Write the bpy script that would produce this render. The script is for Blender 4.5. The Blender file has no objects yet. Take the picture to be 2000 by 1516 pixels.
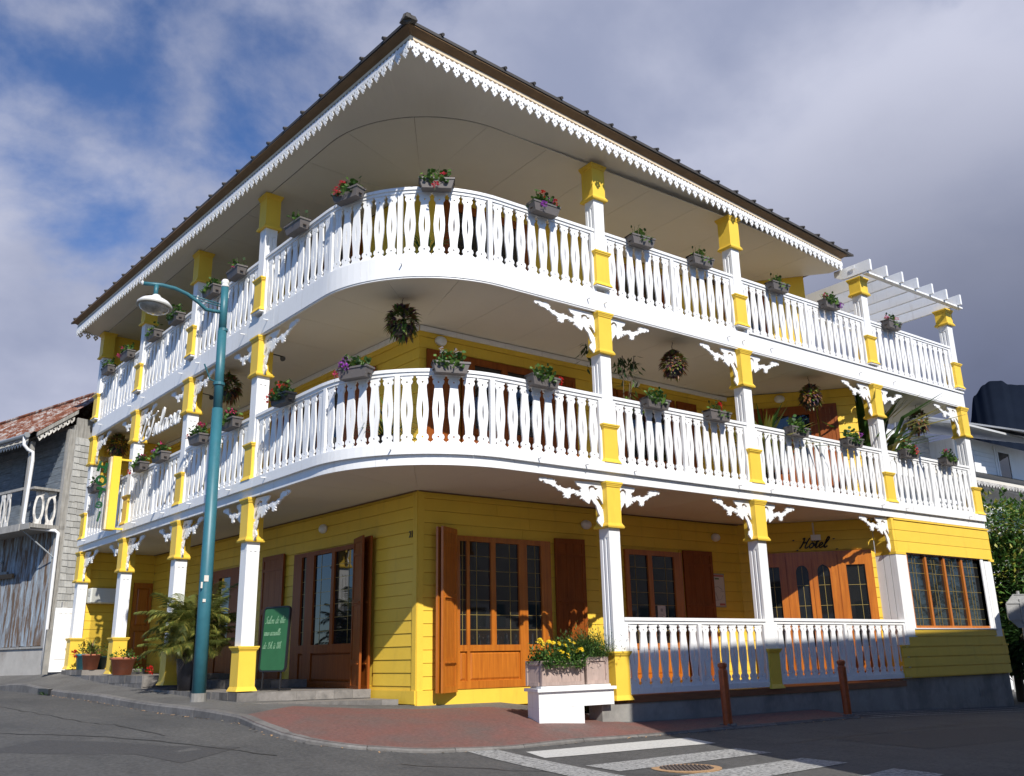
import bpy, math, random
import numpy as np
from mathutils import Vector, Matrix
from mathutils.geometry import tessellate_polygon
R = math.radians
rnd = random.Random(7)
SC = bpy.context.scene
COL = SC.collection

# ------------------------------------------------------------------ camera
def make_camera():
    a, b, c = R(36.37118791), R(16.39468716), R(-1.13449716)
    f = Vector((math.cos(b)*math.sin(a), math.cos(b)*math.cos(a), math.sin(b)))
    r0 = Vector((math.cos(a), -math.sin(a), 0)); u0 = r0.cross(f)
    rr = math.cos(c)*r0 + math.sin(c)*u0; uu = -math.sin(c)*r0 + math.cos(c)*u0
    cd = bpy.data.cameras.new('camera'); co = bpy.data.objects.new('camera', cd); COL.objects.link(co)
    M = Matrix((rr, uu, -f)).transposed().to_4x4(); M.translation = (-5.82735, -10.85466, 0.99831)
    co.matrix_world = M
    cd.sensor_fit = 'HORIZONTAL'; cd.sensor_width = 36; cd.lens = 36*1780.15/2000
    cd.clip_start = .1; cd.clip_end = 6000
    SC.camera = co
make_camera()

# ------------------------------------------------------------------ sun and sky
SUN_TRAVEL = Vector((.222, .742, -.634)).normalized()
sun_from = -SUN_TRAVEL
SUN_EL = math.asin(sun_from.z); SUN_AZ = math.atan2(sun_from.x, sun_from.y)
sl = bpy.data.lights.new('sun', 'SUN'); sl.energy = 5.0; sl.angle = R(.5); sl.color = (1, .955, .87)
so = bpy.data.objects.new('sun', sl); COL.objects.link(so)
so.rotation_euler = SUN_TRAVEL.to_track_quat('-Z', 'Y').to_euler(); so.location = (-10, -40, 40)

SKY_STRENGTH = .1
OFF1 = (4.3, 2.61, .19); CA, CB = .655, .86
def make_world():
    w = bpy.data.worlds.new('World'); SC.world = w; w.use_nodes = True
    nt = w.node_tree; N = nt.nodes; L = nt.links; N.clear()
    out = N.new('ShaderNodeOutputWorld'); bg = N.new('ShaderNodeBackground'); bg.inputs[1].default_value = SKY_STRENGTH
    L.new(bg.outputs[0], out.inputs[0])
    sky = N.new('ShaderNodeTexSky'); sky.sky_type = 'NISHITA'; sky.sun_disc = False
    sky.sun_elevation = SUN_EL; sky.sun_rotation = SUN_AZ
    sky.air_density = 1.0; sky.dust_density = .0; sky.ozone_density = 3.5
    tc = N.new('ShaderNodeTexCoord')
    def mapping(sc, loc):
        m = N.new('ShaderNodeMapping'); m.inputs['Scale'].default_value = sc; m.inputs['Location'].default_value = loc
        L.new(tc.outputs['Generated'], m.inputs[0]); return m.outputs[0]
    def noise(vec, s, d, r, dist=0):
        n = N.new('ShaderNodeTexNoise'); n.inputs['Scale'].default_value = s; n.inputs['Detail'].default_value = d
        n.inputs['Roughness'].default_value = r; n.inputs['Distortion'].default_value = dist; L.new(vec, n.inputs['Vector']); return n.outputs[0]
    def rng(v, a, b, c=0, d=1, smooth=True):
        m = N.new('ShaderNodeMapRange'); m.inputs[1].default_value = a; m.inputs[2].default_value = b
        m.inputs[3].default_value = c; m.inputs[4].default_value = d; m.interpolation_type = 'SMOOTHSTEP' if smooth else 'LINEAR'
        L.new(v, m.inputs[0]); return m.outputs[0]
    def mth(op, a, b):
        m = N.new('ShaderNodeMath'); m.operation = op
        for i, x in enumerate((a, b)):
            if isinstance(x, (int, float)): m.inputs[i].default_value = x
            else: L.new(x, m.inputs[i])
        return m.outputs[0]
    def mixc(f, a, b):
        m = N.new('ShaderNodeMix'); m.data_type = 'RGBA'
        if isinstance(f, (int, float)): m.inputs[0].default_value = f
        else: L.new(f, m.inputs[0])
        for i, x in ((6, a), (7, b)):
            if isinstance(x, tuple): m.inputs[i].default_value = x + (1,)
            else: L.new(x, m.inputs[i])
        return m.outputs[2]
    dot = N.new('ShaderNodeVectorMath'); dot.operation = 'DOT_PRODUCT'
    L.new(tc.outputs['Generated'], dot.inputs[0]); dot.inputs[1].default_value = (.906, .42, -.12)
    east = dot.outputs['Value']
    dt2 = N.new('ShaderNodeVectorMath'); dt2.operation = 'DOT_PRODUCT'; L.new(tc.outputs['Generated'], dt2.inputs[0]); dt2.inputs[1].default_value = (.62, .70, .34)
    bank = dt2.outputs['Value']
    n1 = noise(mapping((1, 1, 1.5), OFF1), 3.1, 8, .56, .2)
    n2 = noise(mapping((1, 1, 1.6), (4.1, 1.3, .2)), 2.4, 7, .52, .15)
    cover = mth('ADD', n1, mth('ADD', mth('MULTIPLY', bank, .14), mth('MULTIPLY', east, .42)))
    cover = rng(cover, CA, CB)
    lite = mixc(rng(n2, .32, .66), (.28, .315, .45), (.54, .56, .68))
    dark = mixc(rng(n2, .30, .70), (.050, .062, .11), (.145, .168, .26))
    storm = rng(mth('ADD', east, mth('MULTIPLY', n2, .16)), .85, 1.05)
    cloud = mixc(storm, lite, dark)
    sc = N.new('ShaderNodeVectorMath'); sc.operation = 'SCALE'; L.new(cloud, sc.inputs[0]); sc.inputs[3].default_value = 1/SKY_STRENGTH
    tint = N.new('ShaderNodeMix'); tint.data_type = 'RGBA'; tint.blend_type = 'MULTIPLY'; tint.inputs[0].default_value = 1
    L.new(sky.outputs[0], tint.inputs[6]); tint.inputs[7].default_value = (.66, .82, 1.10, 1)
    L.new(mixc(cover, tint.outputs[2], sc.outputs[0]), bg.inputs[0])
make_world()
SC.view_settings.view_transform = 'Standard'; SC.view_settings.look = 'None'
SC.view_settings.exposure = 0.2; SC.view_settings.gamma = 1; SC.view_settings.use_curve_mapping = False
SC.render.engine = 'CYCLES'; SC.cycles.max_bounces = 6; SC.cycles.transparent_max_bounces = 6
SC.render.resolution_x = 1024; SC.render.resolution_y = 776

# ------------------------------------------------------------------ materials
MATS = {}
def pmat(name, base, rough=.55, rand=.05, nz=None, bump=None, grain=None, metallic=0, coat=0, dirt=None, spec=.5, translucent=0, second=None):
    """nz=(scale, amount) brightness mottling; bump=(scale,strength); grain=(scale vector, dark colour, amount);
    dirt=(scale, colour, low, high); second=(scale, colour, low, high) large patches"""
    m = bpy.data.materials.new(name); m.use_nodes = True; MATS[name] = m
    nt = m.node_tree; N = nt.nodes; L = nt.links
    p = N['Principled BSDF']; p.inputs['Roughness'].default_value = rough; p.inputs['Metallic'].default_value = metallic
    p.inputs['Coat Weight'].default_value = coat; p.inputs['Coat Roughness'].default_value = .12
    p.inputs['Specular IOR Level'].default_value = spec
    g = N.new('ShaderNodeNewGeometry'); oi = N.new('ShaderNodeObjectInfo')
    rgb = N.new('ShaderNodeRGB'); rgb.outputs[0].default_value = base + (1,); col = rgb.outputs[0]
    def noise(sc, detail=6, vec=None, rgh=.6):
        n = N.new('ShaderNodeTexNoise'); n.inputs['Detail'].default_value = detail; n.inputs['Roughness'].default_value = rgh
        if isinstance(sc, tuple):
            mp = N.new('ShaderNodeMapping'); mp.inputs['Scale'].default_value = sc; L.new(vec or g.outputs['Position'], mp.inputs[0])
            L.new(mp.outputs[0], n.inputs['Vector']); n.inputs['Scale'].default_value = 1
        else:
            L.new(vec or g.outputs['Position'], n.inputs['Vector']); n.inputs['Scale'].default_value = sc
        return n.outputs[0]
    def rng(v, a, b, c, d):
        r = N.new('ShaderNodeMapRange'); L.new(v, r.inputs[0])
        for i, x in enumerate((a, b, c, d)): r.inputs[i+1].default_value = x
        return r.outputs[0]
    def mix(f, a, b):
        x = N.new('ShaderNodeMix'); x.data_type = 'RGBA'; L.new(f, x.inputs[0]); L.new(a, x.inputs[6])
        if isinstance(b, tuple): x.inputs[7].default_value = b + (1,)
        else: L.new(b, x.inputs[7])
        return x.outputs[2]
    def scale(c, f):
        s = N.new('ShaderNodeVectorMath'); s.operation = 'SCALE'; L.new(c, s.inputs[0]); L.new(f, s.inputs[3]); return s.outputs[0]
    for lay in (second, dirt):
        if lay: col = mix(rng(noise(lay[0], 8, rgh=.65), lay[2], lay[3], 0, 1), col, lay[1])
    if grain: col = mix(rng(noise(grain[0], 5), .35, .68, 0, grain[2]), col, grain[1])
    if nz: col = scale(col, rng(noise(nz[0]), .25, .75, 1-nz[1], 1+nz[1]))
    if rand: col = scale(col, rng(oi.outputs['Random'], 0, 1, 1-rand, 1+rand))
    L.new(col, p.inputs['Base Color'])
    if bump:
        b = N.new('ShaderNodeBump'); b.inputs['Strength'].default_value = bump[1]; b.inputs['Distance'].default_value = .01
        L.new(noise(bump[0], 6), b.inputs['Height']); L.new(b.outputs[0], p.inputs['Normal'])
    if translucent:
        t = N.new('ShaderNodeBsdfTranslucent'); L.new(col, t.inputs[0]); ms = N.new('ShaderNodeMixShader'); ms.inputs[0].default_value = translucent
        L.new(p.outputs[0], ms.inputs[1]); L.new(t.outputs[0], ms.inputs[2]); L.new(ms.outputs[0], N['Material Output'].inputs[0])
    return m
white = pmat('white_paint', (.80, .80, .80), .45, .02, (1.7, .03), ((9, 9, 40), .04), dirt=((12, 12, 1.0), (.60, .575, .53), .56, .86))
yellow = pmat('yellow_paint', (.80, .535, .066), .42, .03, (2.2, .05), ((4, 4, 60), .05), spec=.2, dirt=((5, 5, .9), (.62, .41, .06), .55, .85))
cream = pmat('cream_board', (.74, .60, .42), .6, .03, (3, .08), dirt=((4, 4, 4), (.42, .28, .12), .55, .8))
tan = pmat('bare_eave_wood', (.20, .115, .05), .65, .04, (4, .15), grain=((3, 3, 30), (.14, .075, .03), .6))
roofm = pmat('dark_roof_sheet', (.055, .048, .042), .6, .05, (5, .2))
ceil = pmat('ceiling_paint', (.66, .62, .545), .6, .012, (1.2, .03))
orange = pmat('varnished_orange_wood', (.52, .165, .018), .30, .06, (3, .08), ((30, 30, 3), .04), ((26, 26, 1.4), (.25, .055, .008), .55), coat=.25)
redwood = pmat('dark_red_wood', (.29, .078, .012), .45, .06, (3, .08), ((30, 30, 3), .04), ((26, 26, 1.4), (.13, .026, .004), .55), coat=.03, spec=.2)
glass = pmat('window_glass', (.012, .013, .014), .03, 0, spec=.8)
gold = pmat('brass_leading', (.42, .31, .09), .45, 0, metallic=.3)
concrete = pmat('grey_concrete', (.27, .26, .24), .85, .04, (6, .14), (25, .3), dirt=((1.5, 1.5, .7), (.12, .115, .11), .45, .75))
stone = pmat('basalt_tile', (.17, .155, .14), .7, .3, (9, .25), (22, .3), dirt=((6, 6, 6), (.07, .065, .06), .5, .8))
screed = pmat('terrace_floor', (.22, .20, .18), .6, 0, (4, .15), (20, .15))
asphalt = pmat('asphalt', (.074, .072, .069), .82, 0, (24, .45), (45, .8), dirt=((.5, .5, .5), (.102, .098, .091), .45, .72), second=((2.2, .7, 1), (.050, .049, .048), .48, .72))
walk = pmat('sidewalk_asphalt', (.125, .120, .112), .85, 0, (22, .34), (45, .7), dirt=((1.2, 1.2, 1.2), (.085, .08, .075), .45, .7))
redpave = pmat('red_paving', (.175, .078, .062), .85, 0, (24, .32), (45, .7), dirt=((1.1, 1.1, 1.1), (.125, .09, .078), .42, .70), second=((2, 2, 2), (.20, .07, .06), .5, .75))
kerbm = pmat('kerb_concrete', (.16, .15, .14), .8, .14, (14, .2), (40, .3), dirt=((3, 3, 3), (.085, .08, .075), .48, .75))
def mark_mat(name, fade):
    m = pmat(name, (.52, .51, .48) if fade > .5 else (.40, .395, .38), .75, 0, (24, .18), (160, .3), dirt=((26, 26, 26), (.085, .085, .083), fade, fade+(.12 if fade > .5 else .22)))
    return m
mark_new = mark_mat('road_paint', .60); mark_old = mark_mat('worn_road_paint', .42)
teal = pmat('teal_pole_paint', (.028, .13, .165), .45, .02, (8, .12), dirt=((14, 14, 3), (.06, .16, .19), .6, .85))
lampwhite = pmat('lamp_white', (.75, .75, .73), .35, 0, (5, .05))
lens = pmat('lamp_lens', (.30, .29, .26), .08, 0, (9, .5), spec=.8)
board = pmat('green_board', (.030, .135, .055), .55, 0, (7, .1))
chalk = pmat('chalk', (.22, .38, .25), .9, 0)
black = pmat('black_metal', (.016, .016, .018), .4, 0)
blackpot = pmat('black_pot', (.016, .016, .022), .35, 0, (8, .2))
boxgrey = pmat('grey_plastic', (.125, .110, .104), .6, .1, (12, .08))
boxblack = pmat('black_plastic', (.015, .015, .016), .45, .1)
soil = pmat('soil', (.03, .02, .014), .95, 0)
bolm = pmat('red_brown_bollard', (.40, .085, .016), .45, .06, (12, .3), grain=((20, 20, 2), (.16, .03, .010), .5))
planterm = pmat('greyed_pink_wood', (.44, .33, .285), .75, .06, (4, .1), (50, .1), ((40, 40, 3), (.27, .20, .175), .7))
terracotta = pmat('terracotta', (.40, .125, .06), .7, .08, (7, .14), dirt=((7, 7, 7), (.28, .14, .10), .5, .8))
tealpot = pmat('teal_pot', (.05, .20, .24), .35, 0, (7, .1)); greenpot = pmat('dark_green_pot', (.014, .04, .04), .3, 0)
signyellow = pmat('sign_yellow', (.84, .60, .05), .4, 0)
signgreen = pmat('sign_green', (.012, .19, .05), .5, 0)
inkblack = pmat('black_letters', (.01, .01, .012), .4, 0)
poster = pmat('poster_paper', (.62, .58, .52), .6, 0)
postred = pmat('poster_red', (.45, .12, .08), .6, 0); postgreen = pmat('poster_green', (.08, .18, .07), .6, 0); postgrey = pmat('poster_grey', (.30, .29, .26), .6, 0)
rust = pmat('rusty_sheet', (.40, .37, .34), .7, 0, (10, .25), dirt=((11, 1.2, 1.2), (.15, .042, .012), .44, .56), second=((1.0, 3.0, 1.2), (.22, .07, .02), .42, .58))
greywood = pmat('weathered_grey_wood', (.36, .35, .33), .8, .1, (5, .15), (40, .3), ((30, 30, 2), (.17, .16, .15), .8))
bluewood = pmat('peeling_blue_boards', (.36, .46, .55), .8, .12, (6, .15), (60, .3), ((34, 34, 1.3), (.14, .085, .05), .9), dirt=((7, 7, 1.2), (.13, .085, .055), .47, .58))
bluedark = pmat('faded_blue_boards', (.17, .20, .235), .8, .12, (6, .15), (60, .3), ((3, 3, 30), (.07, .08, .09), .7), dirt=((2, 2, 7), (.33, .33, .32), .58, .75))
shingle = pmat('grey_shingle', (.42, .42, .41), .8, .16, (9, .12), (50, .3), ((30, 30, 3), (.25, .25, .245), .5))
metalwhite = pmat('white_downpipe', (.74, .74, .76), .4, 0)
zinc = pmat('zinc_gutter', (.33, .35, .37), .5, 0, (6, .1), metallic=.3)
render_grey = pmat('pale_render', (.40, .38, .35), .85, 0, (4, .12), dirt=((1.2, 1.2, 1.2), (.20, .16, .13), .5, .75))
sheetgrey = pmat('pale_roof_sheet', (.50, .50, .49), .5, .03, (4, .08)); darkroof = pmat('dark_awning', (.05, .05, .05), .6, 0)
signback = pmat('sign_back', (.42, .42, .42), .45, 0, (9, .12), metallic=.4)
iron = pmat('rusty_iron', (.10, .075, .062), .75, 0, (30, .25)); rimrust = pmat('rust_rim', (.40, .24, .12), .8, 0, (40, .3))
mountm = pmat('cloud_shaded_mountain_forest', (.010, .014, .024), 1, 0, (.01, .2), spec=0)  # forest base colour also carries the cloud shadow and bluish haze
acbox = pmat('white_metal_box', (.66, .66, .60), .5, 0)
bark = pmat('bark', (.10, .075, .05), .9, 0)
clear = None
def clear_mat():
    m = bpy.data.materials.new('clear_panel'); m.use_nodes = True; N = m.node_tree.nodes; L = m.node_tree.links
    t = N.new('ShaderNodeBsdfTransparent'); t.inputs[0].default_value = (.80, .80, .80, 1); g = N.new('ShaderNodeBsdfGlossy'); g.inputs['Roughness'].default_value = .05
    x = N.new('ShaderNodeMixShader'); x.inputs[0].default_value = .06; L.new(t.outputs[0], x.inputs[1]); L.new(g.outputs[0], x.inputs[2]); L.new(x.outputs[0], N['Material Output'].inputs[0])
    return m
clear = clear_mat()
def leaf(name, c): return pmat(name, c, .5, .12, (14, .25), translucent=.3)
lf1 = leaf('leaf_mid', (.055, .13, .022)); lf2 = leaf('leaf_light', (.12, .22, .04)); lf3 = leaf('leaf_dark', (.025, .062, .014))
lfy = leaf('leaf_yellow', (.34, .34, .06)); lfp = leaf('leaf_purple', (.12, .055, .085)); lfb = leaf('leaf_brown', (.20, .09, .04)); lfo = leaf('leaf_olive', (.20, .22, .05)); lfr = leaf('leaf_russet', (.30, .13, .06))
palm1 = leaf('palm_green', (.125, .15, .03)); palm2 = leaf('palm_yellowed', (.32, .28, .06)); palm3 = leaf('palm_dry', (.30, .22, .17))
pet_red = leaf('petal_red', (.62, .02, .018)); pet_pink = leaf('petal_pink', (.70, .04, .20)); pet_purple = leaf('petal_purple', (.48, .10, .60)); pet_yellow = leaf('petal_yellow', (.85, .60, .02)); pet_white = leaf('petal_white', (.70, .60, .62)); pet_coral = leaf('petal_coral', (.72, .06, .09))

# ------------------------------------------------------------------ object helpers
WM = {}
def put(o, parent=None, M=None):
    M = M or Matrix.Identity(4)
    COL.objects.link(o); o.matrix_basis = M; WM[o.name] = M
    if parent is not None:
        o.parent = parent; o.matrix_parent_inverse = WM[parent.name].inverted()
    return o
def obj(name, mesh, parent=None, M=None): return put(bpy.data.objects.new(name, mesh), parent, M)
def tag(o, label, cat, group=None):
    o['label'] = label; o['category'] = cat
    if group: o['group'] = group
    return o
def thing(name, label, cat, loc=(0, 0, 0), group=None):
    o = bpy.data.objects.new(name, None); o.empty_display_size = .2
    put(o, None, Matrix.Translation(loc)); return tag(o, label, cat, group)
def structure(o): o['kind'] = 'structure'; return o
def stuff(o): o['kind'] = 'stuff'; return o

class MB:
    def __init__(s): s.v = []; s.f = []; s.m = []
    def add(s, vs, fs, mi=0, T=None):
        n = len(s.v)
        for p in vs:
            p = Vector(p); s.v.append(tuple(T @ p if T else p))
        for f in fs: s.f.append(tuple(i+n for i in f)); s.m.append(mi)
    def box(s, x0, x1, y0, y1, z0, z1, mi=0, T=None):
        s.add([(x0,y0,z0),(x1,y0,z0),(x1,y1,z0),(x0,y1,z0),(x0,y0,z1),(x1,y0,z1),(x1,y1,z1),(x0,y1,z1)],
              [(0,3,2,1),(4,5,6,7),(0,1,5,4),(1,2,6,5),(2,3,7,6),(3,0,4,7)], mi, T)
    def frustum(s, w0, d0, w1, d1, z0, z1, mi=0, T=None, cx=0, cy=0):
        a, b, c, d = w0/2, d0/2, w1/2, d1/2
        s.add([(cx-a,cy-b,z0),(cx+a,cy-b,z0),(cx+a,cy+b,z0),(cx-a,cy+b,z0),(cx-c,cy-d,z1),(cx+c,cy-d,z1),(cx+c,cy+d,z1),(cx-c,cy+d,z1)],
              [(0,3,2,1),(4,5,6,7),(0,1,5,4),(1,2,6,5),(2,3,7,6),(3,0,4,7)], mi, T)
    def prism(s, poly, z0, z1, mi=0, T=None):
        n = len(poly)
        vs = [(x, y, z0) for x, y in poly] + [(x, y, z1) for x, y in poly]
        fs = [tuple(reversed(range(n))), tuple(range(n, 2*n))] + [(i, (i+1) % n, n+(i+1) % n, n+i) for i in range(n)]
        s.add(vs, fs, mi, T)
    def shape(s, outlines, y0, y1, mi=0, T=None):
        """2D outlines (x,z), first outer then holes, extruded along y"""
        pts = [p for o in outlines for p in o]
        tris = tessellate_polygon([[Vector((x, z, 0)) for x, z in o] for o in outlines])
        n = len(pts)
        vs = [(x, y0, z) for x, z in pts] + [(x, y1, z) for x, z in pts]
        fs = [tuple(t) for t in tris] + [tuple(n+i for i in reversed(t)) for t in tris]
        k = 0
        for o in outlines:
            m = len(o)
            for i in range(m): a, b = k+i, k+(i+1) % m; fs.append((a, b, n+b, n+a))
            k += m
        s.add(vs, fs, mi, T)
    def tube(s, path, rad, n=8, mi=0, T=None, cap=True):
        path = [Vector(p) for p in path]; rs = rad if isinstance(rad, (list, tuple)) else [rad]*len(path)
        vs = []; up = Vector((0, 0, 1)); prev = None
        for i, p in enumerate(path):
            d = (path[min(i+1, len(path)-1)] - path[max(i-1, 0)]).normalized()
            if prev is None:
                a = d.cross(up)
                if a.length < 1e-3: a = d.cross(Vector((1, 0, 0)))
            else: a = prev - d*prev.dot(d)
            a.normalize(); prev = a; b = d.cross(a)
            for k in range(n):
                t = 2*math.pi*k/n; vs.append(p + rs[i]*(math.cos(t)*a + math.sin(t)*b))
        fs = [(i*n+k, i*n+(k+1) % n, (i+1)*n+(k+1) % n, (i+1)*n+k) for i in range(len(path)-1) for k in range(n)]
        if cap: fs += [tuple(reversed(range(n))), tuple(range((len(path)-1)*n, len(path)*n))]
        s.add(vs, fs, mi, T)
    def lathe(s, prof, n=16, mi=0, T=None):
        vs = [(r*math.cos(2*math.pi*k/n), r*math.sin(2*math.pi*k/n), z) for r, z in prof for k in range(n)]
        fs = [(i*n+k, i*n+(k+1) % n, (i+1)*n+(k+1) % n, (i+1)*n+k) for i in range(len(prof)-1) for k in range(n)]
        fs += [tuple(reversed(range(n))), tuple(range((len(prof)-1)*n, len(prof)*n))]
        s.add(vs, fs, mi, T)
    def mesh(s, name, mats, smooth=False, fix=True):
        me = bpy.data.meshes.new(name); me.from_pydata(s.v, [], s.f)
        for m in (mats if isinstance(mats, (list, tuple)) else [mats]): me.materials.append(m)
        if any(s.m): me.polygons.foreach_set('material_index', s.m)
        if fix:
            import bmesh
            b = bmesh.new(); b.from_mesh(me); bmesh.ops.recalc_face_normals(b, faces=b.faces); b.to_mesh(me); b.free()
        if smooth: me.polygons.foreach_set('use_smooth', [True]*len(me.polygons))
        me.update(); return me
    def build(s, name, mats, parent=None, M=None, smooth=False, fix=True): return obj(name, s.mesh(name, mats, smooth, fix), parent, M)
def bevel(me, w, seg=1):
    import bmesh
    b = bmesh.new(); b.from_mesh(me)
    es = [e for e in b.edges if len(e.link_faces) == 2 and e.calc_face_angle(0) > .6]
    bmesh.ops.bevel(b, geom=es, offset=w, segments=seg, affect='EDGES', profile=.5, clamp_overlap=True); b.to_mesh(me); b.free(); return me
def bx(name, x0, x1, y0, y1, z0, z1, m, parent=None, M=None, bev=0):
    b = MB(); b.box(x0, x1, y0, y1, z0, z1); me = b.mesh(name, m)
    if bev: bevel(me, bev)
    return obj(name, me, parent, M)

# ------------------------------------------------------------------ the two facades: right one along +x (y = 0), left one along LY, rounded corner between
DEL = R(-4.0757)
LX = Vector((math.cos(DEL), -math.sin(DEL), 0)); LY = Vector((math.sin(DEL), math.cos(DEL), 0)); UP = Vector((0, 0, 1))
T0 = 2.0; RAD = T0*math.tan(R(47.038)); TURN = R(85.9243); ARC = RAD*TURN
CEN = Vector((T0, RAD, 0)); A0 = R(184.0757)
def per(q, o=0.0, z=0.0):
    if q < 0: p, n = LY*(T0-q), -LX
    elif q > ARC: p, n = Vector((T0+q-ARC, 0, 0)), Vector((0, -1, 0))
    else:
        a = A0+q/RAD; n = Vector((math.cos(a), math.sin(a), 0)); p = CEN+RAD*n
    return p+o*n+UP*z
def tang(q):
    if q < 0: return -TURN
    if q > ARC: return 0.0
    return -TURN+q/RAD
def FM(q, o=0.0, z=0.0): return Matrix.Translation(per(q, o, z)) @ Matrix.Rotation(tang(q), 4, 'Z')
def qx(x): return ARC+x-T0
def qy(y): return T0-y
def lp(x, y, z=0): return LX*x+LY*y+UP*z          # left-facade coordinates: x inwards from the facade, y along the street
ML = Matrix(((LX.x, LY.x, 0, 0), (LX.y, LY.y, 0, 0), (0, 0, 1, 0), (0, 0, 0, 1)))
def qs_between(a, b, step=.12):
    pts = {a, b} | {c for c in (0.0, ARC) if a < c < b}
    lo, hi = max(a, 0.0), min(b, ARC)
    if hi > lo:
        n = max(2, int((hi-lo)/step))
        pts |= {lo+(hi-lo)*i/n for i in range(n+1)}
    return sorted(pts)
def sweep(b, q0, q1, o0, o1, z0, z1, mi=0):
    qs = qs_between(q0, q1); vs = []
    for q in qs: vs += [per(q, o0, z0), per(q, o1, z0), per(q, o1, z1), per(q, o0, z1)]
    fs = [(i*4+k, i*4+(k+1) % 4, i*4+4+(k+1) % 4, i*4+4+k) for i in range(len(qs)-1) for k in range(4)]
    fs += [(3, 2, 1, 0), tuple(range(len(qs)*4-4, len(qs)*4))]
    b.add(vs, fs, mi)

XR = [4.023, 7.652, 12.061, 15.704]; YL = [4.263, 7.480, 10.671, 13.863]
QR = [qx(x+.12) for x in XR]; QL = [qy(y+.12) for y in YL]
QEND_L = qy(14.13); QEND_R = qx(15.98)
# eave line
E0 = Vector((-.25, -.95, 0)); ER = Vector((11.95, .29, 0)); EL = Vector((-1.60, 14.4, 0))

# ------------------------------------------------------------------ ground
class TPS:
    def __init__(s, pts):
        P = np.array(pts, float); s.X = P[:, :2]; n = len(P)
        K = s.k(np.linalg.norm(s.X[:, None]-s.X[None], axis=2)) + np.eye(n)*.02
        Q = np.c_[np.ones(n), s.X]; Amat = np.block([[K, Q], [Q.T, np.zeros((3, 3))]])
        s.c = np.linalg.solve(Amat, np.r_[P[:, 2], 0, 0, 0])
    def k(s, r): return np.where(r > 1e-9, r*r*np.log(np.maximum(r, 1e-9)), 0)
    def many(s, X):
        X = np.asarray(X, float); r = np.linalg.norm(X[:, None]-s.X[None], axis=2)
        return s.k(r) @ s.c[:-3] + np.c_[np.ones(len(X)), X] @ s.c[-3:]
    def __call__(s, x, y): return float(s.many([[x, y]])[0])
def lpt(x, y, z): p = lp(x, y); return (p.x, p.y, z)
zwalk = TPS([lpt(-1, 1.9, .285), lpt(-1, 5.2, .37), lpt(-1, 7.84, .455), lpt(-1, 11.66, .525), lpt(-1, 15.9, .57), lpt(-1.2, 25, .70), lpt(-1.5, 40, .95),
             lpt(-.1, 4.2, .39), lpt(-.1, 7.1, .47), lpt(-.1, 10.5, .60), lpt(-.1, 14, .80), lpt(-.1, 17, .86), lpt(0, 25, 1.0), lpt(0, 40, 1.3), (1.86, 2.25, .275), (4, 2.3, .26), (3.3, -.05, .05), (2.37, -.05, .10), (4.28, 0, .01), (5.8, 0, -.01), (9.8, 0, -.03),
             (12, 0, -.14), (16, 0, -.3), (25, 0, -.5), (45, 0, -.9), (.18, -1.03, -.045), (1.3, -1, -.075), (3, -.95, -.07), (5.3, -.95, -.085), (8.5, -.95, -.10), (14, -1, -.24), (25, -1, -.5), (45, -1, -.9), (-.54, -.48, .022), (-1.0, .3, .12)])
zroad = TPS([lpt(-1, 1.9, .20), lpt(-1, 3.5, .225), lpt(-1, 5.2, .255), lpt(-1, 7.84, .33), lpt(-1, 11.66, .40), lpt(-1, 15.9, .44), lpt(-1.2, 25, .56), lpt(-1.5, 40, .8), lpt(-8, 40, .7), lpt(-8, 16, .35), lpt(-6, 6, .12),
             (-1.0, .3, .06), (-.54, -.48, -.02), (.18, -1.03, -.085), (1.3, -1, -.11), (3, -.95, -.105), (5.3, -.95, -.125), (8.5, -.95, -.13), (14, -1, -.27), (25, -1, -.52), (45, -1, -.95),
             (1, -4, -.18), (4, -5, -.22), (-4.3, -.45, -.0), (.44, -2.2, -.14), (4.5, -5.7, -.24), (-6, -11, -.55), (2, -9, -.38), (12, -8, -.42), (25, -9, -.7), (45, -9, -1.1), (-15, -15, -.8), (-14, 5, .0)])
def grid_mesh(name, xs, ys, zf, mat):
    P = [(x, y) for y in ys for x in xs]
    zs = np.clip(zf.many(P), -3, 1.6)
    nx = len(xs); f = [(j*nx+i, j*nx+i+1, (j+1)*nx+i+1, (j+1)*nx+i) for j in range(len(ys)-1) for i in range(nx-1)]
    me = bpy.data.meshes.new(name); me.from_pydata([(p[0], p[1], float(z)) for p, z in zip(P, zs)], [], f); me.materials.append(mat)
    me.polygons.foreach_set('use_smooth', [True]*len(f)); return obj(name, me)
def axis(lo, hi, a, b, fine):
    c = list(np.arange(a, b, fine)); o = []; s = fine; x = a
    while x > lo: s *= 1.35; x -= s; o.append(x)
    r = o[::-1] + c; s = fine; x = c[-1]
    while x < hi: s *= 1.35; x += s; r.append(x)
    return r
structure(grid_mesh('road', axis(-900, 900, -8, 18, .5), axis(-900, 900, -9, 18, .5), zroad, asphalt))
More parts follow.
